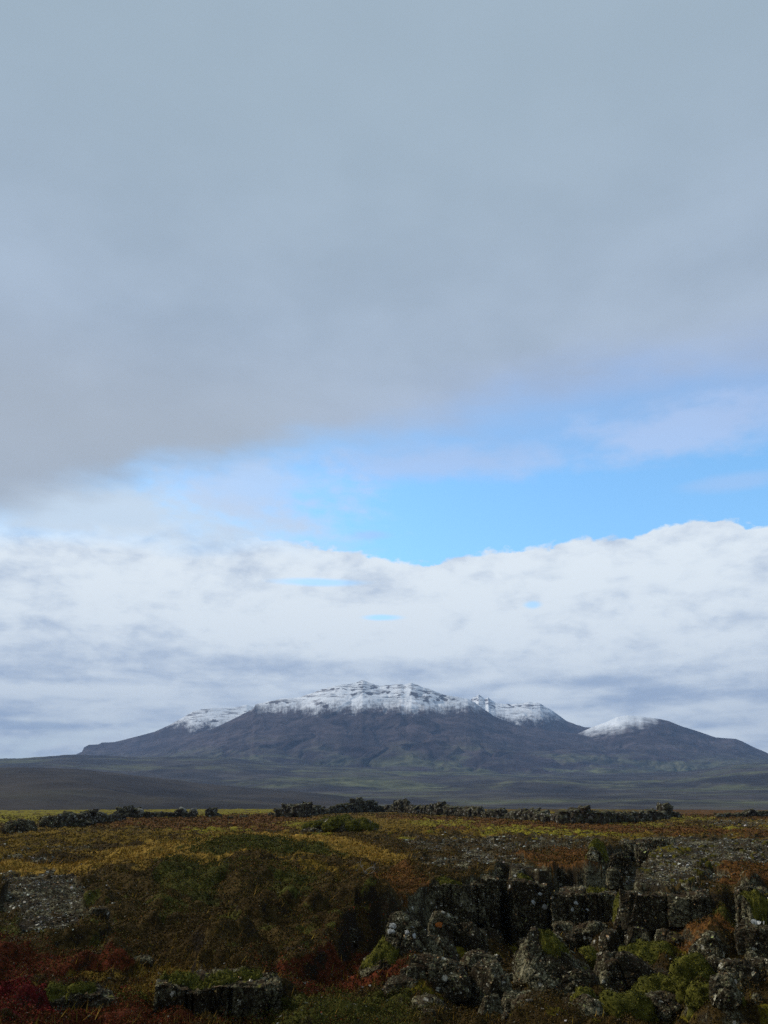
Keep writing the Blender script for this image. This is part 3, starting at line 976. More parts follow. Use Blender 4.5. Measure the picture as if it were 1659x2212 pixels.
def rock_mesh(w, d, h, seed, n_=40, box=0.8, facets=9, cut=0.78, rough=0.10, grooves=0.0, flat_top=False, lean=0.0, taper=0.15, fine=1.0):
    """angular stone of w x d x h metres standing on z = 0 and rooted a little below it"""
    r = np.random.default_rng(seed)
    C_, F = cube_sphere(n_)
    U = C_ / np.linalg.norm(C_, axis=1)[:, None]
    P = U * (1 - box) + C_ * box * 0.86
    for k in range(facets):
        v = r.normal(size=3)
        if flat_top:
            v[2] *= 0.25
        v[2] = abs(v[2]) if r.random() < 0.7 else v[2]
        v /= np.linalg.norm(v)
        mx = (P @ v).max()
        lim = mx * (cut + 0.16 * r.random())
        over = np.maximum(P @ v - lim, 0)[:, None]
        P = P - over * v * 0.93
    if flat_top:
        P[:, 2] = np.where(P[:, 2] > 0.74, 0.74 + (P[:, 2] - 0.74) * 0.15, P[:, 2])
    if flat_top:                                   # rough columnar joints down the sides, an uneven top
        X3, Y3 = P[:, 0] * w * .5, P[:, 1] * d * .5
        fl = np.abs(vnoise(X3 * 2.6 + seed, Y3 * 2.6, seed % 50)) + 0.4 * np.abs(vnoise(X3 * 6 + seed, Y3 * 6, seed % 40 + 3))
        sk = sst(0.80 - P[:, 2], 0, 0.12)
        P[:, 1] *= 1 - (0.30 / max(d, .6)) * np.exp(-(fl / 0.10) ** 2) * sk * (0.4 + grooves)
        P[:, 2] += sst(P[:, 2], .5, .74) * (fbm(X3 * 1.3 + seed, Y3 * 1.3, 3, 7) * 0.09 + np.round(vnoise(X3 * 1.1, Y3 * 1.1 + seed, 9) * 2) * .05) / max(h, .6) * 1.6
    if grooves:
        ang = np.arctan2(P[:, 1], P[:, 0])
        gk = np.zeros(len(P))
        for k in range(9):
            a0 = r.uniform(-math.pi, math.pi)
            dd = np.abs((ang - a0 + 0.06 * np.sin(P[:, 2] * 3 + k) + math.pi) % (2 * math.pi) - math.pi)
            gk = np.maximum(gk, np.exp(-(dd / 0.05) ** 2) * r.uniform(0.4, 1))
        sidek = sst(0.85 - P[:, 2], 0, 0.2)[:, None]
        P[:, :2] *= 1 - grooves * 0.13 * (gk[:, None] * sidek)
    lo_, hi_ = P.min(0), P.max(0)
    P = (P - (lo_ + hi_) / 2) / (hi_ - lo_)           # unit box
    tz = P[:, 2] + 0.5
    P[:, 0] *= 1 - taper * tz
    P[:, 1] *= 1 - taper * tz
    P[:, 0] += lean * (tz - 0.3)
    S_ = np.array([w, d, h * 1.25])
    P = P * S_
    P[:, 2] += h * 1.25 / 2 - h * 0.25
    m = (w * d * h) ** (1 / 3)
    crk = 0.06 if m > .5 else 0.03
    nr = P - np.array([0, 0, h * 0.4])
    nr /= np.linalg.norm(nr, axis=1)[:, None] + 1e-9
    q = P + seed * 13.7
    dis = fb3(q / m * 1.6, 4, seed) * rough * m * 0.55 + fb3(q * 5.0, 3, seed + 9) * 0.030 * fine * min(m, 1.2)
    st = np.abs(fb3(q * np.array([3, 3, 5.5]), 3, seed + 17))
    dis = dis - np.exp(-(st / 0.07) ** 2) * crk * fine * min(m, 1.0)
    s2 = np.abs(vn3(q / m * np.array([2.2, 2.2, .7]) + 31, seed + 23))
    dis = dis - np.exp(-(s2 / 0.045) ** 2) * 0.09 * min(m, 1.2)
    return P + nr * dis[:, None], F


def with_flakes(P, F, seed, per_m2, size, tint, lift, cap=9000, tilt=.35, up_only=-2.0):
    """adds small leaf-like scales on the surface: lichen flakes on stone, shoots on moss"""
    r = np.random.default_rng(seed + 5)
    A, B, C_, D_ = (P[F[:, k]] for k in range(4))
    nn = np.cross(C_ - A, D_ - B)
    ar = np.linalg.norm(nn, axis=1) / 2 + 1e-12
    nn = nn / (2 * ar[:, None])
    ok = ar * (nn[:, 2] > up_only) * (A[:, 2] > 0) * (0.6 + 0.4 * np.clip(nn[:, 2], 0, 1))  # scales thicker on upward faces, putting lit tops and shaded sides into stone colour
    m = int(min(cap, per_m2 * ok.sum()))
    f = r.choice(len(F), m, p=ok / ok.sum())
    u, v = r.random((m, 1)), r.random((m, 1))
    c = (A[f] * (1 - u) + B[f] * u) * (1 - v) + (D_[f] * (1 - u) + C_[f] * u) * v
    n_ = nn[f] + r.normal(size=(m, 3)) * tilt
    n_ /= np.linalg.norm(n_, axis=1)[:, None]
    t = np.cross(n_, r.normal(size=(m, 3)))
    t /= np.linalg.norm(t, axis=1)[:, None]
    b = np.cross(n_, t)
    s = size * r.lognormal(0, .45, (m, 1))
    c = c + nn[f] * lift * r.random((m, 1))
    Q = np.stack([c - t * s, c - b * s * .6, c + t * s * r.uniform(.5, 1.2, (m, 1)), c + b * s * .7], 1).reshape(-1, 3)
    F2 = np.arange(len(Q)).reshape(-1, 4) + len(P)
    T = np.concatenate([np.zeros((len(P), 3)), np.repeat(tint(r, m), 4, 0)])
    return np.concatenate([P, Q]), np.concatenate([F, F2]), T


def lichen_tint(r, m):
    g = np.clip(r.lognormal(-2.7, 1.0, m), 0, .5)[:, None]
    c = g * np.array([[1.0, .93, .66]])
    k = r.random(m) < .25
    c[k] *= np.array([1.0, .62, .40])
    k = r.random(m) < .2
    c[k] *= np.array([.75, .9, .45])
    return c


def moss_tint(r, m):
    return np.repeat(r.uniform(-.55, .75, (m, 1)), 3, 1) * np.array([[1, 1, .8]])


def rock(px, base, wpx, hpx, z, label, deep=0.9, moss=0.0, name='lava_boulder', cat='boulder', group='basalt boulders tumbled in the rift', rot=0.0, seed=None, n_=40, mat=None, front=None, **kw):
    """a stone whose foot stands on level z where the sight line through (px, base) meets it"""
    if base <= 2195 and z < -0.5 and front is None:
        z = hit(px, base)[2] - .05
    if front is not None:                      # standing at a set distance, its lip hpx above its foot
        z = EYE - front * math.tan(-math.radians(float(azel(px, base)[1])))
    x, y = (float(q) for q in ground(px, base, z))
    dist = math.hypot(x, y)
    x2, y2 = ground(px + wpx / 2, base, z)
    x1, y1 = ground(px - wpx / 2, base, z)
    w = math.hypot(x2 - x1, y2 - y1)
    top = azel(px, base - hpx)[1]
    dcen = dist + w * deep * (0.35 if front is None else 0.05)
    h = max(EYE + dcen * math.tan(math.radians(top)) - z, 0.15)
    cx, cy = x * (dist + w * deep * 0.5) / dist, y * (dist + w * deep * 0.5) / dist
    seed = seed if seed is not None else int(px * 7 + base * 3) % 9973
    if n_ >= 30:
        w *= 1.0 if kw.get('flat_top') else 1.17
        h *= 1.0 if kw.get('flat_top') else 1.10
    V_, F_ = rock_mesh(w * 1.04, w * deep, h, seed, n_, **kw)
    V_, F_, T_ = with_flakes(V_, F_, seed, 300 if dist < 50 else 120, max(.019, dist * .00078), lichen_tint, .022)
    a = -math.atan2(cx, cy) + rot
    me = mesh_arrays(name, V_, F_, True, {'moss': np.full(len(V_), moss), 'tint': T_})
    o = link(name, me, mat or ROCK)
    o.location = (cx, cy, z)
    o.rotation_euler = (0, 0, a)
    tag(o, label, cat, group)
    o['_d'] = dist
    return o, w, h


def cushion_mesh(w, d, h, seed, n_=34, lumps=1.0):
    r = np.random.default_rng(seed)
    C_, F = cube_sphere(n_)
    U = C_ / np.linalg.norm(C_, axis=1)[:, None]
    P = U * np.array([w / 2, d / 2, h])
    m = min(w, d)
    k = fb3(P / m * 1.9 + seed, 3, seed) * 0.15 * m * lumps
    k = k + (0.5 - np.abs(vn3(P / m * 3.5 + seed * 3, seed + 4))) * 0.10 * m * lumps
    k = k + fb3(P * 9, 3, seed + 2) * 0.022
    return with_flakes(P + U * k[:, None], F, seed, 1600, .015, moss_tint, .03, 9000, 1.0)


def cushion(px, base, wpx, hpx, z, label, deep=0.8, parent=None, group='moss cushions grown over the boulders', name='moss_cushion', seed=None, mat=None, lumps=1.0, hug=True):
    if 2040 < base <= 2195 and hug:
        z = hit(px, base)[2] - .05
    x, y = (float(q) for q in ground(px, base, z))
    dist = math.hypot(x, y)
    x2, y2 = ground(px + wpx / 2, base, z)
    x1, y1 = ground(px - wpx / 2, base, z)
    w = math.hypot(x2 - x1, y2 - y1)
    h = max(EYE + (dist + w * deep * .4) * math.tan(math.radians(azel(px, base - hpx)[1])) - z, 0.1)
    cx, cy = x * (dist + w * deep * 0.5) / dist, y * (dist + w * deep * 0.5) / dist
    V_, F_, T_ = cushion_mesh(w, w * deep, h, seed or int(px + base), lumps=lumps)
    o = link(name, mesh_arrays(name, V_, F_, True, {'tint': T_}), mat or MOSS)
    o.location = (cx, cy, z)
    o.rotation_euler = (0, 0, -math.atan2(cx, cy))
    tag(o, label, 'moss', group)
    return o


def moss_cap(o, w, h, seed, fx=0.0, sw=0.6, name='moss'):
    """a pad of moss on top of a stone, a part of it"""
    V_, F_, T_ = cushion_mesh(w * sw, w * sw * 0.7, h * 0.07 + 0.05, seed, 22, 1.3)
    # drape the pad on the stone's own surface
    vs = np.empty(len(o.data.vertices) * 3)
    o.data.vertices.foreach_get('co', vs)
    vs = vs.reshape(-1, 3)
    P = V_ + np.array([fx * w, -w * 0.05, 0])
    zt = np.empty(len(P))
    top = vs[vs[:, 2] > h * 0.35]
    top = top[::max(1, len(top) // 1600)]
    P = P[:]
    for k in range(0, len(P), 400):
        q = P[k:k + 400]
        dd = ((q[:, None, :2] - top[None, :, :2]) ** 2).sum(-1)
        near = np.argpartition(dd, 5, 1)[:, :5]
        zt[k:k + 400] = np.take(top[:, 2], near).max(1) - np.sqrt(dd.min(1)) * 1.2
    P[:, 2] += zt - 0.02
    c = link(name, mesh_arrays(name, P, F_, True, {'tint': T_}), MOSS, o)
    return c


def lichen(o, seed, count, size, tone=(.50, .50, .46), name='lichen'):
    """a few large crusts of lichen on the upper and near side of a stone, a part of it"""
    me0 = o.data
    nv = len(me0.vertices)
    vs = np.empty(nv * 3)
    me0.vertices.foreach_get('co', vs)
    vs = vs.reshape(-1, 3)
    fi = np.empty(len(me0.polygons) * 4, np.int32)
    me0.polygons.foreach_get('vertices', fi)
    fi = fi.reshape(-1, 4)
    fi = fi[: int(len(fi) * .5)]
    r = np.random.default_rng(seed)
    A, B, C_, D_ = (vs[fi[:, k]] for k in range(4))
    nn = np.cross(C_ - A, D_ - B)
    nn /= np.linalg.norm(nn, axis=1)[:, None] + 1e-12
    top = vs[:, 2].max()
    ok = np.nonzero((A[:, 2] > top * .45) & ((nn[:, 1] < -.2) | (nn[:, 2] > .4)))[0]
    if not len(ok):
        return
    V_, F_ = [], []
    for k in range(count):
        f = int(r.choice(ok))
        n_ = nn[f]
        t = np.cross(n_, [0.2, .3, 1])
        t /= np.linalg.norm(t)
        b = np.cross(n_, t)
        s = size * r.uniform(.5, 1.3)
        c = A[f]
        V_, F_, i0 = [], [], 0
        V_.append(c + n_ * .035)
        m = 11
        rad = s * (0.7 + .45 * r.random(m))
        for q in range(m):
            a = q * 2 * math.pi / m
            V_.append(c + (t * math.cos(a) + b * math.sin(a) * .75) * rad[q] + n_ * .012)
        for q in range(m):
            F_.append((i0, i0 + 1 + q, i0 + 1 + (q + 1) % m))
        link(name, mesh_arrays(name, np.array(V_), np.array(F_)), LICHEN, o)


LICHEN = material('pale_lichen', lambda q: q.mix(q.step(q.noise(pos(q), 34, 4, .7), .4, .6), (.20, .20, .17), (.60, .60, .56)))
ORANGE = material('orange_lichen', lambda q: q.mix(q.noise(pos(q), 40, 3), (.30, .09, .02), (.50, .16, .03)))

RIFT = 'basalt blocks standing along the rift wall'
K = dict(n_=56)
# --- the rift wall: standing blocks
col = dict(box=1.0, flat_top=True, facets=9, cut=0.80, rough=0.08, taper=0.03, name='basalt_block', cat='rock', group=RIFT, grooves=0.6, n_=64)
o, w, h = rock(975, 1993, 98, 88, 0, 'dark moss-lipped block left of the two narrow brown columns', deep=0.8, moss=0.05, front=26.6, **col)
moss_cap(o, w, h, 3, 0.05, 0.75)
rock(1033, 1978, 31, 75, 0, 'narrow brown column next to the moss-lipped block', deep=1.8, front=27.2, **{**col, 'n_': 44, 'grooves': .2})
rock(1061, 1982, 37, 90, 0, 'wider brown column with a flat mossy top, right of the narrow one', deep=1.6, moss=0.05, front=27.8, **{**col, 'n_': 44, 'grooves': .2})
rock(1089, 2092, 28, 192, 0, 'tall shadowed column set back in the deep slot', deep=1.2, front=29.3, **{**col, 'n_': 44, 'grooves': .3})
o, w, h = rock(1144, 2030, 84, 131, 0, 'tall pale-lichened block between the deep slot and the black crack', deep=1.1, moss=0.1, front=28.0, **col)
moss_cap(o, w, h, 5, -0.05, 0.4)
lichen(o, 3, 4, .10)
o, w, h = rock(1269, 2004, 140, 79, 0, 'widest square block of the rift wall, right of the black crack', deep=1.35, moss=0.02, front=27.6, **{**col, 'n_': 76})
moss_cap(o, w, h, 6, 0.22, 0.3)
lichen(o, 4, 6, .09)
rock(1396, 1994, 98, 70, 0, 'left front block under the broad rock pavement', deep=0.7, front=24.3, **{**col, 'grooves': .2})
rock(1492, 1988, 90, 64, 0, 'right front block under the broad rock pavement', deep=0.7, moss=0.1, front=24.2, **{**col, 'grooves': .3})
rock(1223, 2030, 44, 34, -1.75, 'small squared ledge at the foot of the widest block', deep=0.8, box=.95, n_=36, name='basalt_block', cat='rock', group=RIFT)
# --- upper rift, running away from us
o, w, h = rock(1292, 1892, 42, 62, -0.4, 'mossy rounded block on the near edge of the upper rift', deep=1.6, moss=0.25, box=.5, rough=.16, n_=48, front=31.5, name='basalt_block', cat='rock', group=RIFT)
moss_cap(o, w, h, 8, 0, 1.0)
rock(1342, 1886, 48, 42, -0.9, 'dark lumpy block inside the upper rift', deep=0.8, front=35.0, box=.6, rough=.2, n_=44, name='basalt_block', cat='rock', group=RIFT)
rock(1328, 1914, 30, 34, -1.1, 'low boulder wedged deep in the upper rift', deep=0.8, front=30.0, box=.5, rough=.2, n_=36, name='basalt_block', cat='rock', group=RIFT)
rock(1366, 1843, 62, 26, -0.3, 'dark block at the head of the upper rift, left one', deep=0.8, box=.75, rough=.16, n_=44, name='basalt_block', cat='rock', group=RIFT)
rock(1424, 1840, 66, 28, -0.25, 'long dark ledge at the head of the upper rift, right one', deep=0.6, box=.8, rough=.16, n_=44, name='basalt_block', cat='rock', group=RIFT)
rock(1400, 1866, 46, 32, -0.5, 'small dark block at the pavement edge beside the upper rift', deep=0.8, box=.7, rough=.16, n_=40, name='basalt_block', cat='rock', group=RIFT)
rock(1612, 1850, 50, 20, -0.2, 'low dark block by the small pit on the right pavement', deep=0.8, box=.7, rough=.18, n_=36, name='basalt_block', cat='rock', group=RIFT)
rock(1590, 1885, 120, 26, -0.1, 'low pale ledge across the right pavement', deep=0.35, box=.9, rough=.12, n_=44, name='basalt_block', cat='rock', group=RIFT, flat_top=True)
rock(1046, 1888, 90, 14, -0.2, 'thin broken ledge behind the rift wall', deep=0.25, box=.9, rough=.12, n_=40, name='basalt_block', cat='rock', group=RIFT, flat_top=True)
# --- right edge stack
rt = dict(box=.85, facets=9, rough=.11, n_=52, grooves=.4)
rock(1632, 1975, 78, 64, -0.85, 'angular pale-edged block at the top of the right-hand stack', deep=0.9, flat_top=True, **rt)
o, w, h = rock(1650, 2045, 100, 104, -1.3, 'moss-crowned block in the right-hand stack', deep=0.9, moss=0.1, flat_top=True, **rt)
moss_cap(o, w, h, 12, 0.0, 0.72)
lichen(o, 6, 5, .08)
rock(1640, 2082, 76, 78, -1.45, 'lichened block under the moss-crowned one', deep=0.8, moss=0.1, **rt)
rock(1602, 2152, 78, 72, -1.65, 'pointed boulder left of the right-hand stack', deep=0.9, **{**rt, 'box': .5})
rock(1656, 2136, 74, 58, -1.6, 'leaning slab at the foot of the right-hand stack', deep=0.8, lean=.1, **rt)
rock(1618, 2222, 96, 74, -1.8, 'dull grey boulder in the lower right corner', deep=0.9, **{**rt, 'box': .5})
# --- the heap in the middle right
hp = dict(facets=12, cut=.68, rough=.10, n_=50)
o, w, h = rock(1372, 2045, 106, 98, -1.75, 'lichened boulder with two moss pads in front of the widest block', deep=0.9, box=.6, moss=0.15, **hp)
moss_cap(o, w, h, 14, -0.05, 0.5)
lichen(o, 2, 9, .07)
rock(1282, 2040, 78, 42, -1.75, 'flat-topped pale stone against the widest block', deep=0.7, box=.8, **hp)
rock(1325, 2092, 48, 78, -1.85, 'upright lichened stone between two moss cushions', deep=0.9, box=.7, **hp)
rock(1386, 2062, 54, 56, -1.8, 'brown broken stone under the two-pad boulder', deep=0.8, box=.6, **hp)
rock(1455, 2060, 66, 50, -1.75, 'sloping mossy stone at the edge of the rusty heath', deep=0.8, box=.5, moss=.3, **hp)
rock(1350, 2152, 118, 86, -1.85, 'broad dark boulder in the middle of the heap', deep=0.8, box=.7, **{**hp, 'n_': 60})
rock(1424, 2138, 90, 44, -1.85, 'pale flat stone behind the large moss cushions', deep=0.8, box=.7, **hp)
rock(1452, 2222, 106, 64, -1.95, 'square pale boulder at the bottom edge below the moss', deep=0.8, box=.85, **hp)
o, w, h = rock(1184, 2160, 142, 138, -1.95, 'largest boulder of the heap, steep and moss-streaked', deep=0.95, box=.45, moss=.1, **{**hp, 'n_': 76, 'taper': .3})
moss_cap(o, w, h, 15, 0.15, 0.42)
rock(1246, 2162, 100, 66, -1.95, 'low split boulder leaning on the largest one', deep=0.8, box=.5, **{**hp, 'n_': 56})
o, w, h = rock(1262, 2226, 94, 72, -1.95, 'moss-rimmed boulder at the bottom edge left of the moss cushions', deep=0.9, box=.7, moss=.15, **{**hp, 'n_': 56})
moss_cap(o, w, h, 17, 0.0, 0.55)
rock(1142, 2226, 108, 76, -1.95, 'rounded brown-crusted boulder at the bottom edge below the largest one', deep=0.9, box=.45, moss=.1, **{**hp, 'n_': 60})
rock(1062, 2186, 92, 100, -1.9, 'pale squarish boulder standing left of the largest one', deep=0.9, box=.7, **{**hp, 'n_': 60})
rock(1210, 2052, 66, 34, -1.8, 'small rubble stone below the tall pale-lichened block', deep=0.8, box=.5, **hp)
rock(1148, 2058, 60, 34, -1.85, 'small rubble stone below the black crack', deep=0.8, box=.5, **hp)
# --- the heap in the middle left
o, w, h = rock(878, 2076, 96, 102, -1.65, 'pointed boulder splashed with white lichen', deep=0.85, box=.4, moss=.1, **{**hp, 'n_': 64, 'taper': .35})
lichen(o, 1, 9, .085)
o, w, h = rock(953, 2044, 50, 72, -1.7, 'narrow stone with an orange spot behind the white-splashed boulder', deep=0.9, box=.7, **hp)
lichen(o, 5, 1, .10)
o.children[0].data.materials[0] = ORANGE
rock(1013, 2072, 76, 74, -1.8, 'smooth block-shaped boulder in front of the deep slot', deep=0.8, box=.75, moss=.1, **{**hp, 'n_': 56, 'rough': .08})
rock(950, 2084, 74, 60, -1.75, 'slanting slab between the white-splashed and block-shaped boulders', deep=0.8, box=.6, lean=-.15, **hp)
o, w, h = rock(834, 2120, 104, 70, -1.65, 'low boulder with a mossy back and one white spot', deep=0.8, box=.5, moss=.2, **{**hp, 'n_': 56})
moss_cap(o, w, h, 19, -0.1, 0.7)
lichen(o, 8, 1, .12)
rock(946, 2155, 128, 86, -1.8, 'broad crusted boulder in the middle of the left heap', deep=0.8, box=.5, moss=.05, **{**hp, 'n_': 66})
rock(878, 2152, 86, 40, -1.75, 'low half-buried stone beside the broad crusted boulder', deep=0.7, box=.5, **hp)
rock(1030, 2118, 84, 56, -1.85, 'rubble stone with rusty heath at its side', deep=0.8, box=.5, **hp)
rock(920, 2224, 104, 62, -1.85, 'flat-topped boulder at the bottom edge beside the green floor', deep=0.8, box=.7, **{**hp, 'n_': 56})
# --- nearer left
o, w, h = rock(466, 2250, 268, 142, -1.75, 'long fluted rock ledge with a mossy top, near the bottom left', deep=0.55, box=1.0, flat_top=True, facets=5, cut=.88, rough=.05, taper=.04, grooves=1.6, moss=.22, n_=110)
o['category'] = 'rock ledge'
moss_cap(o, w, h, 21, -0.30, 0.36)
moss_cap(o, w, h, 22, 0.02, 0.30)
moss_cap(o, w, h, 24, 0.24, 0.22)
o, w, h = rock(160, 2200, 150, 58, -1.3, 'low mossy ledge among the crimson heath', deep=0.6, box=.7, facets=7, rough=.1, moss=.25, n_=56)
moss_cap(o, w, h, 23, -0.15, 0.6)
rock(60, 2050, 120, 18, -0.93, 'sunken grey stone at the lower end of the lichened slope', deep=0.6, box=.6, n_=40)
rock(212, 1985, 40, 22, -0.62, 'small dark stone at the right edge of the lichened slope', deep=0.8, box=.6, n_=32)
for (px_, by_, w_, h_, z_, lb) in ((210, 2076, 40, 16, -1.0, 'grey stone half sunk in the heath bank on the left'), (300, 2088, 56, 20, -1.1, 'pale-spotted stone under the heath bank, left of the fluted ledge'), (520, 2090, 60, 20, -1.35, 'half-hidden grey stone in the hollow behind the fluted ledge'), (752, 2040, 40, 34, -1.2, 'dark stone in the right cavity of the bank'), (640, 2070, 46, 20, -1.2, 'crusted stone at the foot of the bank')):
    rock(px_, by_, w_, h_, z_, lb, deep=0.8, box=.5, n_=36, moss=.1)
# --- moss cushions
cushion(1276, 2096, 52, 50, -1.85, 'round moss cushion between the heap stones', 0.8)
cushion(1402, 2100, 122, 66, -1.85, 'wide sloping moss cushion below the two-pad boulder', 0.7)
cushion(1264, 2128, 46, 36, -1.6, 'small moss cushion on the shoulder of the low split boulder', 0.8)
cushion(1428, 2178, 130, 68, -1.9, 'large bright moss cushion left of the twin lobes', 0.6)
cushion(1510, 2150, 112, 78, -1.8, 'dark green moss cushion sloping down to the right', 0.8)
cushion(1526, 2188, 84, 60, -1.85, 'lower lobe of dark moss above the bottom edge', 0.7)
cushion(1350, 2232, 122, 84, -1.95, 'big low moss cushion on the bottom edge', 0.7)
cushion(1580, 2170, 56, 32, -1.8, 'shaded moss cushion under the pointed boulder', 0.8)
cushion(447, 2214, 62, 40, -1.62, 'dark moss hump growing on the face of the fluted ledge', 0.3)
cushion(282, 2215, 130, 60, -1.5, 'olive moss bank between the two near ledges', 0.6, lumps=1.3)
cushion(1400, 1992, 0.1, 1, -1, 'x') if False else None
# the mossy mound on the open moor
for (px_, by_, w_, h_, lb) in ((738, 1804, 150, 34, 'large moss-covered lava mound on the open moor'),):
    o, w, h = rock(px_, by_, w_, h_, -0.05, lb, deep=0.7, box=.25, facets=4, rough=.2, moss=.12, n_=60, name='mossy_mound', cat='mound', group=None)
    for k, (fx, fy, s_) in enumerate(((-.33, -.25, .26), (-.2, .05, .3), (.0, -.3, .3), (.05, .1, .3), (.22, -.15, .3), (-.1, -.42, .26), (.36, -.1, .2), (.28, -.35, .24), (-.38, .05, .2), (.12, -.45, .2))):
        V_, F_, T_ = cushion_mesh(w * s_, w * s_ * .7, h * .34, 40 + k, 18, 1.4)
        rr = (1 - (fx * 2) ** 2 * .8 - (fy * 1.6) ** 2 * .5)
        c = link('moss', mesh_arrays('moss', V_ + np.array([fx * w, fy * w * .7, h * max(rr, .12) * .72]), F_, True, {'tint': T_}), MOSS, o)
rock(672, 1807, 46, 18, -0.02, 'dark low stone at the left foot of the moss mound', deep=0.6, box=.4, n_=30, rough=.2)

# small rubble filling the rift floor between the boulders
rr_ = np.random.default_rng(77)
protos = []
for k in range(7):
    P_, F_ = rock_mesh(1, rr_.uniform(.7, 1.1), rr_.uniform(.6, .9), 500 + k, 16, box=.5, facets=10, cut=.72, rough=.16)
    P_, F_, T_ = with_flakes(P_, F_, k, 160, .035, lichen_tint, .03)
    protos.append(mesh_arrays('rubble_stone', P_, F_, True, {'moss': np.full(len(P_), .08), 'tint': T_}))
    protos[-1].materials.append(ROCK)
cnt = 0
while cnt < 60:
    px_, py_ = rr_.uniform(850, 1690), rr_.uniform(2030, 2240)
    if 1430 < px_ < 1590 and py_ < 2070:
        continue
    x_, y_ = (float(q) for q in ground(px_, py_, -1.75))
    z_ = float(moor_z(np.array([x_]), np.array([y_]))[0][0])
    if z_ > -1.0:
        continue
    o = bpy.data.objects.new('rubble_stone', protos[cnt % 7])
    scene.collection.objects.link(o)
    o.location = (x_, y_, z_ - .05)
    s_ = float(np.clip(rr_.lognormal(-.85, .4), .15, .7))
    o.scale = (s_, s_, s_)
    o.rotation_euler = (rr_.normal() * .2, rr_.normal() * .2, rr_.uniform(0, 6.28))
    tag(o, 'small lichened rubble stone wedged among the larger boulders of the rift floor', 'stone', 'small rubble stones on the rift floor')
    cnt += 1

# ------------------------------------------------------------------ the ruined dry stone wall
def small_stone(r, sx, sy, sz, n_=3):
    C_, F = cube_sphere(n_)
    U = C_ / np.linalg.norm(C_, axis=1)[:, None]
    P = U * 0.45 + C_ * 0.5
    for k in range(5):
        v = r.normal(size=3)
        v /= np.linalg.norm(v)
        lim = (P @ v).max() * r.uniform(.62, .86)
        P = P - np.maximum(P @ v - lim, 0)[:, None] * v * 0.95
    P = P * (1 + r.normal(size=(len(P), 1)) * 0.05)
    P = P * np.array([sx, sy, sz]) * 0.62
    a, b = r.uniform(0, 2 * math.pi), r.uniform(-.5, .5)
    ca, sa, cb, sb = math.cos(a), math.sin(a), math.cos(b), math.sin(b)
    P = P @ np.array([[ca, sa, 0], [-sa, ca, 0], [0, 0, 1]])
    P = P @ np.array([[cb, 0, sb], [0, 1, 0], [-sb, 0, cb]])
    return P, F


def stones_mesh(name, L):
    Vs, Fs, n0 = [], [], 0
    for P, F in L:
        Vs.append(P)
        Fs.append(F + n0)
        n0 += len(P)
    V_ = np.concatenate(Vs)
    return mesh_arrays(name, V_, np.concatenate(Fs), False, {'moss': np.full(len(V_), 0.02)})


def mat_wall(q):
    p = pos(q)
    a = q.noise(p, 3.0, 3, 0.6)
    f = q.noise(p, 14.0, 3, 0.7)
    col = q.mix(q.step(f, 0.35, 0.65), (0.016, 0.013, 0.009), (0.075, 0.058, 0.038))
    cid = q.xyz(q.voro(p, 3.6, out='Color'))
    cid2 = q.xyz(q.voro(p, 7.0, out='Color'))
    col = q.mix(q.step(cid[0], 0.45, 0.75) * 0.8, col, q.mix(cid[1], (0.055, 0.054, 0.026), (0.140, 0.130, 0.080)))
    col = q.mix(q.step(cid2[0], 0.90, 0.94), col, (0.24, 0.235, 0.20))
    nz = q.xyz(nrm(q))[2]
    col = q.mix(q.step(nz * .6 + (a - .5), 0.45, 0.62) * 0.75, col, (0.075, 0.072, 0.028))
    return col, (f, 0.8, 0.05)


WALLM = material('wall_stone', mat_wall)


def wall(name, top, base, label, cat='stone wall', size=0.84, group='stretches of the ruined stone wall', seed=1):
    """top: outline of the crest in the frame; base: line of its foot. Stones are stacked in rough courses between them."""
    r = np.random.default_rng(seed)
    T, B = np.array(top, float), np.array(base, float)
    x0, x1 = T[0, 0], T[-1, 0]
    L = []
    px = x0
    cx, cy = ground((x0 + x1) / 2, np.interp((x0 + x1) / 2, B[:, 0], B[:, 1]), 0)
    cx, cy = float(cx), float(cy)
    while px < x1:
        by = np.interp(px, B[:, 0], B[:, 1])
        gx, gy = ground(px, by, 0)
        dist = math.hypot(gx, gy)
        s = size * r.uniform(.75, 1.3)
        step = s * 0.80 / dist * FOC * 0.95
        ty = np.interp(px + step / 2, T[:, 0], T[:, 1])
        H = EYE + dist * math.tan(math.radians(azel(px, ty)[1]))
        z = -0.1
        while z < H - 0.12:
            sz = min(s * r.uniform(.6, 1.0), max(H - z, 0.22))
            for layer in (-0.28, 0.28):
                P, F = small_stone(r, s * r.uniform(.95, 1.3), s * r.uniform(.9, 1.2), sz * r.uniform(1.05, 1.25))
                P = P + np.array([gx - cx + r.normal() * .10, gy - cy + layer + r.normal() * .10, z + sz * .5])
                L.append((P, F))
            z += sz * 0.74
        px += step
    for k in range(int((x1 - x0) * 0.22)):                       # fallen stones at the foot
        q = r.uniform(x0, x1)
        by = np.interp(q, B[:, 0], B[:, 1]) + .15
        gx, gy = ground(q, by, 0)
        P, F = small_stone(r, *(r.uniform(.2, .45, 3)))
        L.append((P + np.array([gx - cx, gy - cy - .2, .05]), F))
    o = link(name, stones_mesh(name, L), WALLM)
    o.location = (cx, cy, 0)
    tag(o, label, cat, group, 'thing')
    return o


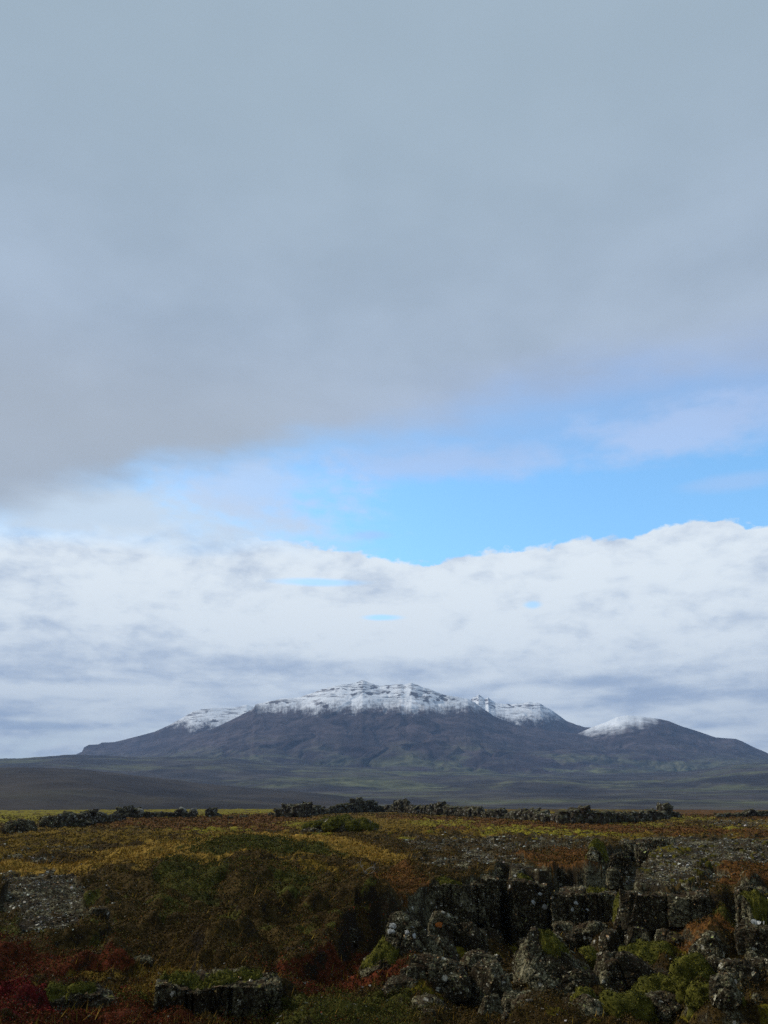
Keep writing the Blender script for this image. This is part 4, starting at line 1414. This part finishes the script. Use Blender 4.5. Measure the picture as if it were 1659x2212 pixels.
def cap_stone(o, px, top, base, size, seed, pale=False):
    """a single stone set on the crest of a wall, a part of it"""
    r = np.random.default_rng(seed)
    gx, gy = (float(q) for q in ground(px, base, 0))
    dist = math.hypot(gx, gy)
    z = EYE + dist * math.tan(math.radians(float(azel(px, top)[1])))
    P, F = small_stone(r, size, size, size * .8, 5)
    P = P + np.array([gx, gy, z - size * .3]) - np.array(o.location)
    link('cap_stone', mesh_arrays('cap_stone', P, F, False, {'moss': np.zeros(len(P))}), PALEM if pale else WALLM, o)


PALEM = material('pale_wall_stone', lambda q: q.mix(q.noise(pos(q), 9, 4, .7), (.10, .10, .08), (.34, .33, .28)))


f4 = lambda L: [(594 + .293 * a, 1717 + .293 * b) for a, b in L]
f5 = lambda L: [(.358 * a, 1717 + .358 * b) for a, b in L]
f6 = lambda L: [(1026 + .3815 * a, 1717 + .3815 * b) for a, b in L]
wall('stone_wall', f5([(480, 130), (495, 112), (530, 108), (540, 98), (590, 95), (605, 120), (650, 125), (700, 120), (730, 130)]), f5([(480, 188), (600, 178), (730, 155)]), 'left stretch of low wall that starts with two big stones', seed=2)
wall('stone_wall', f5([(370, 165), (385, 118), (400, 112), (435, 116), (445, 160), (500, 165)]), f5([(370, 196), (500, 192)]), 'short stub of wall with one square pillar beside the left boulders', seed=3)
wl4 = wall('stone_wall', f5([(725, 110), (745, 82), (790, 78), (803, 100), (820, 105), (830, 90), (855, 85), (865, 110)]), f5([(725, 142), (865, 140)]), 'double-humped piece of wall where the dull low stretch begins', seed=4)
wl5 = wall('stone_wall', f5([(865, 108), (900, 104), (1000, 108), (1075, 108), (1085, 84), (1105, 86), (1112, 108), (1150, 108), (1155, 88), (1176, 90), (1182, 118)]), f5([(865, 140), (1182, 138)]), 'low dull stretch of wall with two pale stones on its crest', seed=5, size=.5)
wl6 = wall('stone_wall', f5([(1262, 118), (1270, 84), (1300, 82), (1307, 108), (1325, 120)]), f5([(1262, 136), (1325, 134)]), 'small cairn-like stub of wall standing alone on the moor', seed=6, size=.5)
wall('stone_wall', f4([(40, 140), (60, 100), (80, 75), (110, 72), (150, 78), (170, 105), (185, 85), (210, 65), (240, 55), (262, 85), (300, 88), (330, 80), (352, 88), (368, 105), (392, 122)]), f4([(40, 165), (200, 172), (392, 140)]), 'wall stretch with two humps at the left end of the long run', seed=7)
wl8 = wall('stone_wall', f4([(396, 118), (420, 100), (440, 88), (470, 82), (500, 66), (530, 70), (560, 68), (585, 70), (592, 33), (642, 28), (652, 58), (690, 44), (735, 42), (762, 75), (792, 92)]), f4([(396, 138), (600, 132), (792, 125)]), 'tall wall stretch carrying one round stone high on top', seed=8)
wall('stone_wall', f4([(796, 88), (850, 80), (895, 78), (912, 48), (950, 40), (990, 46), (1000, 82), (1050, 92)]), f4([(796, 125), (1050, 138)]), 'wall stretch with a single square hump in its middle', seed=9)
wall('stone_wall', f4([(1054, 88), (1110, 84), (1150, 86), (1165, 70), (1190, 74), (1230, 70), (1245, 64), (1290, 80), (1335, 88), (1350, 108)]), f4([(1054, 140), (1350, 160)]), 'level wall stretch right of the square hump', seed=10)
wall('stone_wall', f4([(1354, 105), (1390, 88), (1420, 104), (1450, 98), (1490, 88), (1530, 84), (1546, 110), (1560, 132)]), f4([(1354, 160), (1560, 172)]), 'thick wall stretch ending in a rounded shoulder', seed=11)
wall('stone_wall', f6([(80, 98), (100, 84), (130, 92), (150, 82), (180, 84), (200, 102), (238, 94)]), f6([(80, 134), (238, 140)]), 'lowest sagging stretch in the middle of the long wall', seed=12)
wall('stone_wall', f6([(242, 92), (300, 85), (360, 90), (400, 100), (430, 116), (470, 112), (505, 112)]), f6([(242, 142), (505, 162)]), 'smooth-topped wall stretch right of the sagging one', seed=13)
wall('stone_wall', f6([(508, 108), (540, 92), (580, 80), (615, 86), (635, 70), (650, 72), (662, 95), (690, 98)]), f6([(508, 164), (690, 166)]), 'highest wall stretch rising to a small peak, beside the yellow knoll', seed=14)
wall('stone_wall', f6([(694, 100), (760, 98), (800, 104), (840, 112), (900, 106), (980, 98), (1000, 88), (1040, 94), (1068, 96)]), f6([(694, 166), (900, 158), (1068, 138)]), 'long even wall stretch in front of the yellow knoll', seed=15)
wlp = wall('stone_pillar', f6([(1070, 92), (1076, 58), (1095, 53), (1115, 58), (1120, 92), (1135, 96), (1150, 110), (1158, 124)]), f6([(1070, 134), (1158, 128)]), 'upright pillar of stones ending the long wall', 'stone pillar', seed=16, group=None)
wall('stone_wall', f6([(1380, 116), (1400, 107), (1450, 110), (1540, 104), (1558, 86), (1580, 84), (1594, 96), (1660, 92), (1760, 94)]), f6([(1380, 128), (1760, 124)]), 'far low wall piece at the right edge of the moor', seed=17, size=.5)

MO = 'loose boulders on the moor left of the wall'
rock(40, 1801, 60, 28, -0.03, 'sloping mossy boulder standing alone at the far left', deep=.7, box=.3, moss=.12, n_=36, group=MO)
rock(108, 1790, 46, 24, -0.03, 'brown split boulder beside the pillar stub', deep=.7, box=.4, n_=36, group=MO)
rock(66, 1796, 14, 12, -0.03, 'small stone touching the sloping mossy boulder', deep=.8, box=.4, n_=20, group=MO)
rock(497, 1770, 16, 8, -0.03, 'small red-brown stone in the heath right of the lone cairn stub', deep=.8, box=.4, n_=16, group=MO)
rock(586, 1764, 16, 9, -0.03, 'low dark stone just before the long wall', deep=.8, box=.4, n_=16, group=MO)
rock(527, 1768, 22, 7, -0.03, 'flat pale stone between the cairn stub and the long wall', deep=.8, box=.4, n_=16, group=MO)

cap_stone(wl5, 392, 1747, 1766.5, .85, 1, True)
cap_stone(wl5, 417, 1748, 1766.5, .75, 2, True)
cap_stone(wl8, 775, 1725, 1755, .95, 3)
cap_stone(wl6, 460, 1746, 1765, .85, 4)
cap_stone(wl4, 275, 1745, 1768, 1.0, 5)
cap_stone(wl4, 301, 1749, 1767.5, .75, 6, True)
cap_stone(wlp, 1443, 1737, 1767.5, .85, 7)

# ------------------------------------------------------------------ low growth: blades, leaves, moss fuzz, stone flakes
def scatter(n_, d0, d1, seed):
    r = np.random.default_rng(seed)
    a = r.uniform(-31, 31, n_)
    k = r.uniform(0, 1, n_)
    d = 1 / (1 / d0 + k * (1 / d1 - 1 / d0))
    x, y = d * np.sin(np.radians(a)), d * np.cos(np.radians(a))
    z, up, c = moor_z(x, y)
    jt = r.normal(size=(2, n_)) * (0.22 + 0.012 * d)
    c0 = c
    c = moor_z(x + jt[0], y + jt[1] * 1.5)[2]
    c = np.where((c0 == 10) & (r.random(n_) < .8), c0, c)
    e = 0.12
    gx = (moor_z(x + e, y)[0] - moor_z(x - e, y)[0]) / (2 * e)
    gy = (moor_z(x, y + e)[0] - moor_z(x, y - e)[0]) / (2 * e)
    return r, x, y, z, d, up, c, np.hypot(gx, gy)


def tris(name, P0, P1, P2, C_, mat, label):
    V_ = np.stack([P0, P1, P2], 1).reshape(-1, 3)
    F_ = np.arange(len(V_), dtype=np.int32).reshape(-1, 3)
    o = link(name, mesh_arrays(name, V_, F_, False, {'cover': np.repeat(C_, 3, 0)}), mat)
    tag(o, label, None, None, 'stuff')
    return o


LEAF = material('growth', lambda q: q.attr('cover'), 0.9, 0.02)


def unit(r, n_):
    v = r.normal(size=(n_, 3))
    return v / np.linalg.norm(v, axis=1)[:, None]


def colour(r, c, n1, lift=1.0):
    f = np.clip(r.beta(1.6, 1.8, len(c)) * 0.8 + 0.25 * n1, 0, 1)[:, None]
    k = tab_d[c] * (1 - f) + tab_l[c] * f
    return k * r.uniform(0.75, 1.3, (len(c), 1)) * lift * (1 + r.normal(size=(len(c), 3)) * 0.06)


# grass
ID = {k: i for i, k in enumerate(NAMES)}
r, x, y, z, d, up, c, sl = scatter(520000, 10.2, 120, 11)
n1 = fbm(x * 0.8, y * 0.8, 3, 200)
p_grass = np.select([c == ID['straw'], c == ID['olive'], c == ID['heath'], c == ID['rust'], c == ID['dark'], c == ID['shrub'], c == ID['red']], [.9, .55, .05, .05, .03, .05, .05], 0.0)
p_grass = np.where(sl > 1.3, p_grass * .3, p_grass)
k = r.random(len(x)) < p_grass
r_, x_, y_, z_, d_, c_, n_ = r, x[k], y[k], z[k], d[k], c[k], n1[k]
m_ = k.sum()
hh = r.uniform(.05, .17, m_) * np.clip(1 + 0.5 * n_, .5, 1.6)
tall = r.random(m_) < 0.02
hh = np.where(tall, hh * 1.9, hh)
wd = np.maximum(0.007, 0.00055 * d_) * r.uniform(.7, 1.3, m_)
th_ = r.uniform(0, 2 * np.pi, m_)
base_ = np.stack([x_, y_, z_ - .01], 1)
side = np.stack([np.cos(th_), np.sin(th_), 0 * th_], 1) * wd[:, None]
lean_ = np.stack([r.normal(.25, .35, m_), r.normal(0, .35, m_), np.ones(m_)], 1) * hh[:, None]
cc = colour(r, np.where(c_ == ID['straw'], ID['straw'], np.where(r.random(m_) < .6, ID['olive'], ID['straw'])), n_, 1.0)
tris('grass', base_ - side, base_ + side, base_ + lean_, cc, LEAF, 'straw and olive moor grass, thickest in the curved meadow band')

# heath leaves
r, x, y, z, d, up, c, sl = scatter(900000, 10.2, 125, 12)
n1 = fbm(x * 1.6, y * 1.6, 3, 210)
leafy = np.isin(c, [ID[q] for q in ('heath', 'rust', 'red', 'crimson', 'shrub', 'dark')])
part = np.isin(c, [ID['olive'], ID['soil']])
k = (leafy | (part & (r.random(len(x)) < .25)) | ((c == ID['rock']) & (r.random(len(x)) < .07))) & ((sl < 2.6) | (frame(x, y, z)[0] < 860))
x, y, z, d, c, n1, up = x[k], y[k], z[k], d[k], c[k], n1[k], up[k]
m_ = len(x)
nc = fbm(x * 0.75, y * 0.75, 3, 215)
dome = np.clip(0.05 + 0.08 * n1 + 0.20 * nc, 0.0, .40) * np.where(np.isin(c, [ID['shrub'], ID['crimson']]), 1.3, 1.0)
zz = z + dome * r.beta(2.2, 1.2, m_) * np.clip(40 / d, .5, 1) + 0.01
s_ = np.maximum(0.013, 0.00085 * d) * r.uniform(.6, 1.4, m_)
u1 = unit(r, m_)
u2 = np.cross(u1, unit(r, m_))
u2 /= np.linalg.norm(u2, axis=1)[:, None] + 1e-9
P = np.stack([x, y, zz], 1)
c2 = c.copy()
sw = r.random(m_)
c2[(c == ID['heath']) & (sw < .22)] = ID['dark']
c2[(c == ID['heath']) & (sw > .90)] = ID['shrub']
c2[(c == ID['shrub']) & (sw < .15)] = ID['heath']
c2[(c == ID['dark']) & (sw < .2)] = ID['heath']
c2[(c == ID['olive'])] = ID['heath']
c2[(c == ID['rock'])] = ID['heath']
c2[(c == ID['rust']) & (sw < .42)] = ID['heath']
c2[(c == ID['heath']) & (sw > .80) & (sw < .86)] = ID['rust']
c2[(c == ID['red']) & (sw < .45)] = ID['dark']
c2[(c == ID['crimson']) & (sw < .22)] = ID['dark']
c2[(c == ID['crimson']) & (sw > .78)] = ID['red']
cc = colour(r, c2, n1 * .6, 1.0) * np.clip(1 + .35 * nc, .6, 1.5)[:, None]
yl = (r.random(m_) < 0.010) & np.isin(c, [ID['shrub'], ID['heath'], ID['dark']]) & (fbm(x * 1.3, y * 1.3, 2, 230) > .25)
cc[yl] = np.array([0.20, 0.15, 0.015])
pale = (r.random(m_) < 0.010)
cc[pale] = np.array([0.16, 0.15, 0.11])
tris('heather', P - u1 * s_[:, None], P + u1 * s_[:, None], P + u2 * s_[:, None] * 1.6, np.clip(cc, 0.002, 1), LEAF, 'low heath shrubs in brown, dark green, rust and crimson')

# moss fuzz
r, x, y, z, d, up, c, sl = scatter(330000, 10.2, 130, 13)
n1 = fbm(x * 1.2, y * 1.2, 3, 220)
k = np.isin(c, [ID['moss'], ID['darkmoss']]) & (sl < 1.6)
x, y, z, d, c, n1 = x[k], y[k], z[k], d[k], c[k], n1[k]
m_ = len(x)
s_ = np.maximum(0.010, 0.00075 * d) * r.uniform(.6, 1.4, m_)
u1 = unit(r, m_)
u2 = np.cross(u1, unit(r, m_))
P = np.stack([x, y, z + .03 * r.random(m_)], 1)
tris('ground_moss', P - u1 * s_[:, None], P + u1 * s_[:, None], P + u2 * s_[:, None] * 1.5, np.clip(colour(r, c, n1), .002, 1), LEAF, 'yellow-green moss carpeting hollows and the far moor')

# flakes of stone on the pavements
r, x, y, z, d, up, c, sl = scatter(260000, 10.2, 110, 14)
n1 = fbm(x * 0.9, y * 0.9, 3, 240)
k = (((c == ID['rock']) & (r.random(len(x)) < .55 + .4 * n1)) | ((c != ID['rock']) & (up < .6) & (r.random(len(x)) < .012))) & (sl < 1.2)
x, y, z, d = x[k], y[k], z[k], d[k]
m_ = len(x)
s_ = np.maximum(0.018, 0.0007 * d) * r.lognormal(0, .45, m_)
th_ = r.uniform(0, 2 * np.pi, m_)
e1_ = np.stack([np.cos(th_), np.sin(th_), r.normal(0, .22, m_)], 1) * s_[:, None] * 1.3
e2_ = np.stack([-np.sin(th_), np.cos(th_), r.normal(0, .30, m_)], 1) * s_[:, None]
P = np.stack([x, y, z + .012 + .5 * s_ * r.random(m_)], 1)
g = np.clip(r.lognormal(-1.95, .8, m_), .03, .62)[:, None]
cc = g * np.array([[1.0, .97, .82]]) * (1 + r.normal(size=(m_, 3)) * .05)
br = r.random(m_) < .3
cc[br] *= np.array([1.0, .72, .5]) * .6
V_ = np.stack([P - e1_, P - e2_ * .9, P + e1_ * .9, P + e2_], 1)
DN = np.array([0, 0, -1.0]) * (0.5 * s_)[:, None]
V8 = np.concatenate([V_, V_ + DN[:, None, :]], 1).reshape(-1, 3)
b8 = (np.arange(m_) * 8)[:, None, None]
Fq = np.array([[0, 1, 2, 3], [0, 4, 5, 1], [1, 5, 6, 2], [2, 6, 7, 3], [3, 7, 4, 0]])[None] + b8
o = link('gravel', mesh_arrays('gravel', V8, Fq.reshape(-1, 4), False, {'cover': np.repeat(np.clip(cc, .004, 1), 8, 0)}), LEAF)
tag(o, 'loose lichened stone flakes strewn over the rock pavements', None, None, 'stuff')


# ------------------------------------------------------------------ bleached twigs
def twig(px, py, z, size, label, seed):
    r = np.random.default_rng(seed)
    x, y = (float(q) for q in ground(px, py, z))
    bm_v, bm_f = [], []

    def tube(pts, rad):
        n0 = len(bm_v)
        for i_, p in enumerate(pts):
            t = pts[min(i_ + 1, len(pts) - 1)] - pts[max(i_ - 1, 0)]
            t = t / (np.linalg.norm(t) + 1e-9)
            a = np.cross(t, [0.3, 1, 0.2])
            a /= np.linalg.norm(a)
            b = np.cross(t, a)
            rr = rad * (1 - .7 * i_ / len(pts))
            for q in range(5):
                bm_v.append(p + rr * (a * math.cos(q * 1.2566) + b * math.sin(q * 1.2566)))
        for i_ in range(len(pts) - 1):
            for q in range(5):
                bm_f.append((n0 + i_ * 5 + q, n0 + i_ * 5 + (q + 1) % 5, n0 + i_ * 5 + 5 + (q + 1) % 5, n0 + i_ * 5 + 5 + q))

    def grow(p, v, ln, rad, dep):
        pts = [p]
        for i_ in range(9):
            v = v + r.normal(size=3) * .38
            v /= np.linalg.norm(v)
            p = p + v * ln / 9
            pts.append(p)
            if dep and i_ in (2, 4, 6):
                grow(p, v + r.normal(size=3) * .8, ln * .55, rad * .6, dep - 1)
        tube(pts, rad)
    for _ in range(3 if size > .4 else 1):
        grow(np.array([r.normal() * .05, 0, 0.03]), np.array([r.normal() * .8, r.normal() * .3, .55]), size, .006, 2 if size > .4 else 1)
    o = link('twig', mesh_arrays('twig', np.array(bm_v), np.array(bm_f)), TWIG)
    o.location = (x, y, float(moor_z(np.array([x]), np.array([y]))[0][0]) + .02)
    tag(o, label, 'twig', 'bleached twigs caught in the heath')


TWIG = material('bleached_wood', lambda q: q.mix(q.noise(pos(q), 30, 3), (.20, .18, .15), (.42, .40, .35)))
twig(785, 1945, -.4, .42, 'tangle of bleached branches on the brown bank', 3)
twig(893, 1972, -.55, .36, 'thin curled pale twig above the white-splashed boulder', 4)
twig(92, 2056, -.9, .26, 'short bent white twig in the heath on the left', 5)

# ------------------------------------------------------------------ air
def haze():
    hx, y0, y1, z0, z1 = 9000.0, -600.0, 9500.0, -40.0, 1100.0
    V = [(sx * hx, y, z) for z in (z0, z1) for (sx, y) in ((-1, y0), (1, y0), (1, y1), (-1, y1))]
    F = [(0, 3, 2, 1), (4, 5, 6, 7), (0, 1, 5, 4), (1, 2, 6, 5), (2, 3, 7, 6), (3, 0, 4, 7)]
    me = bpy.data.meshes.new('haze')
    me.from_pydata(V, [], F)
    mt = bpy.data.materials.new('haze_air')
    mt.use_nodes = True
    t = mt.node_tree
    t.nodes.clear()
    v = t.nodes.new('ShaderNodeVolumePrincipled')
    v.inputs['Color'].default_value = (0.38, 0.60, 1.0, 1)
    v.inputs['Density'].default_value = HAZE
    v.inputs['Anisotropy'].default_value = 0.0
    t.links.new(v.outputs[0], t.nodes.new('ShaderNodeOutputMaterial').inputs['Volume'])
    o = link('haze', me, mt)
    tag(o, 'thin blue air between the moor and the mountains', None, None, 'stuff')


HAZE = 0.00008
haze()
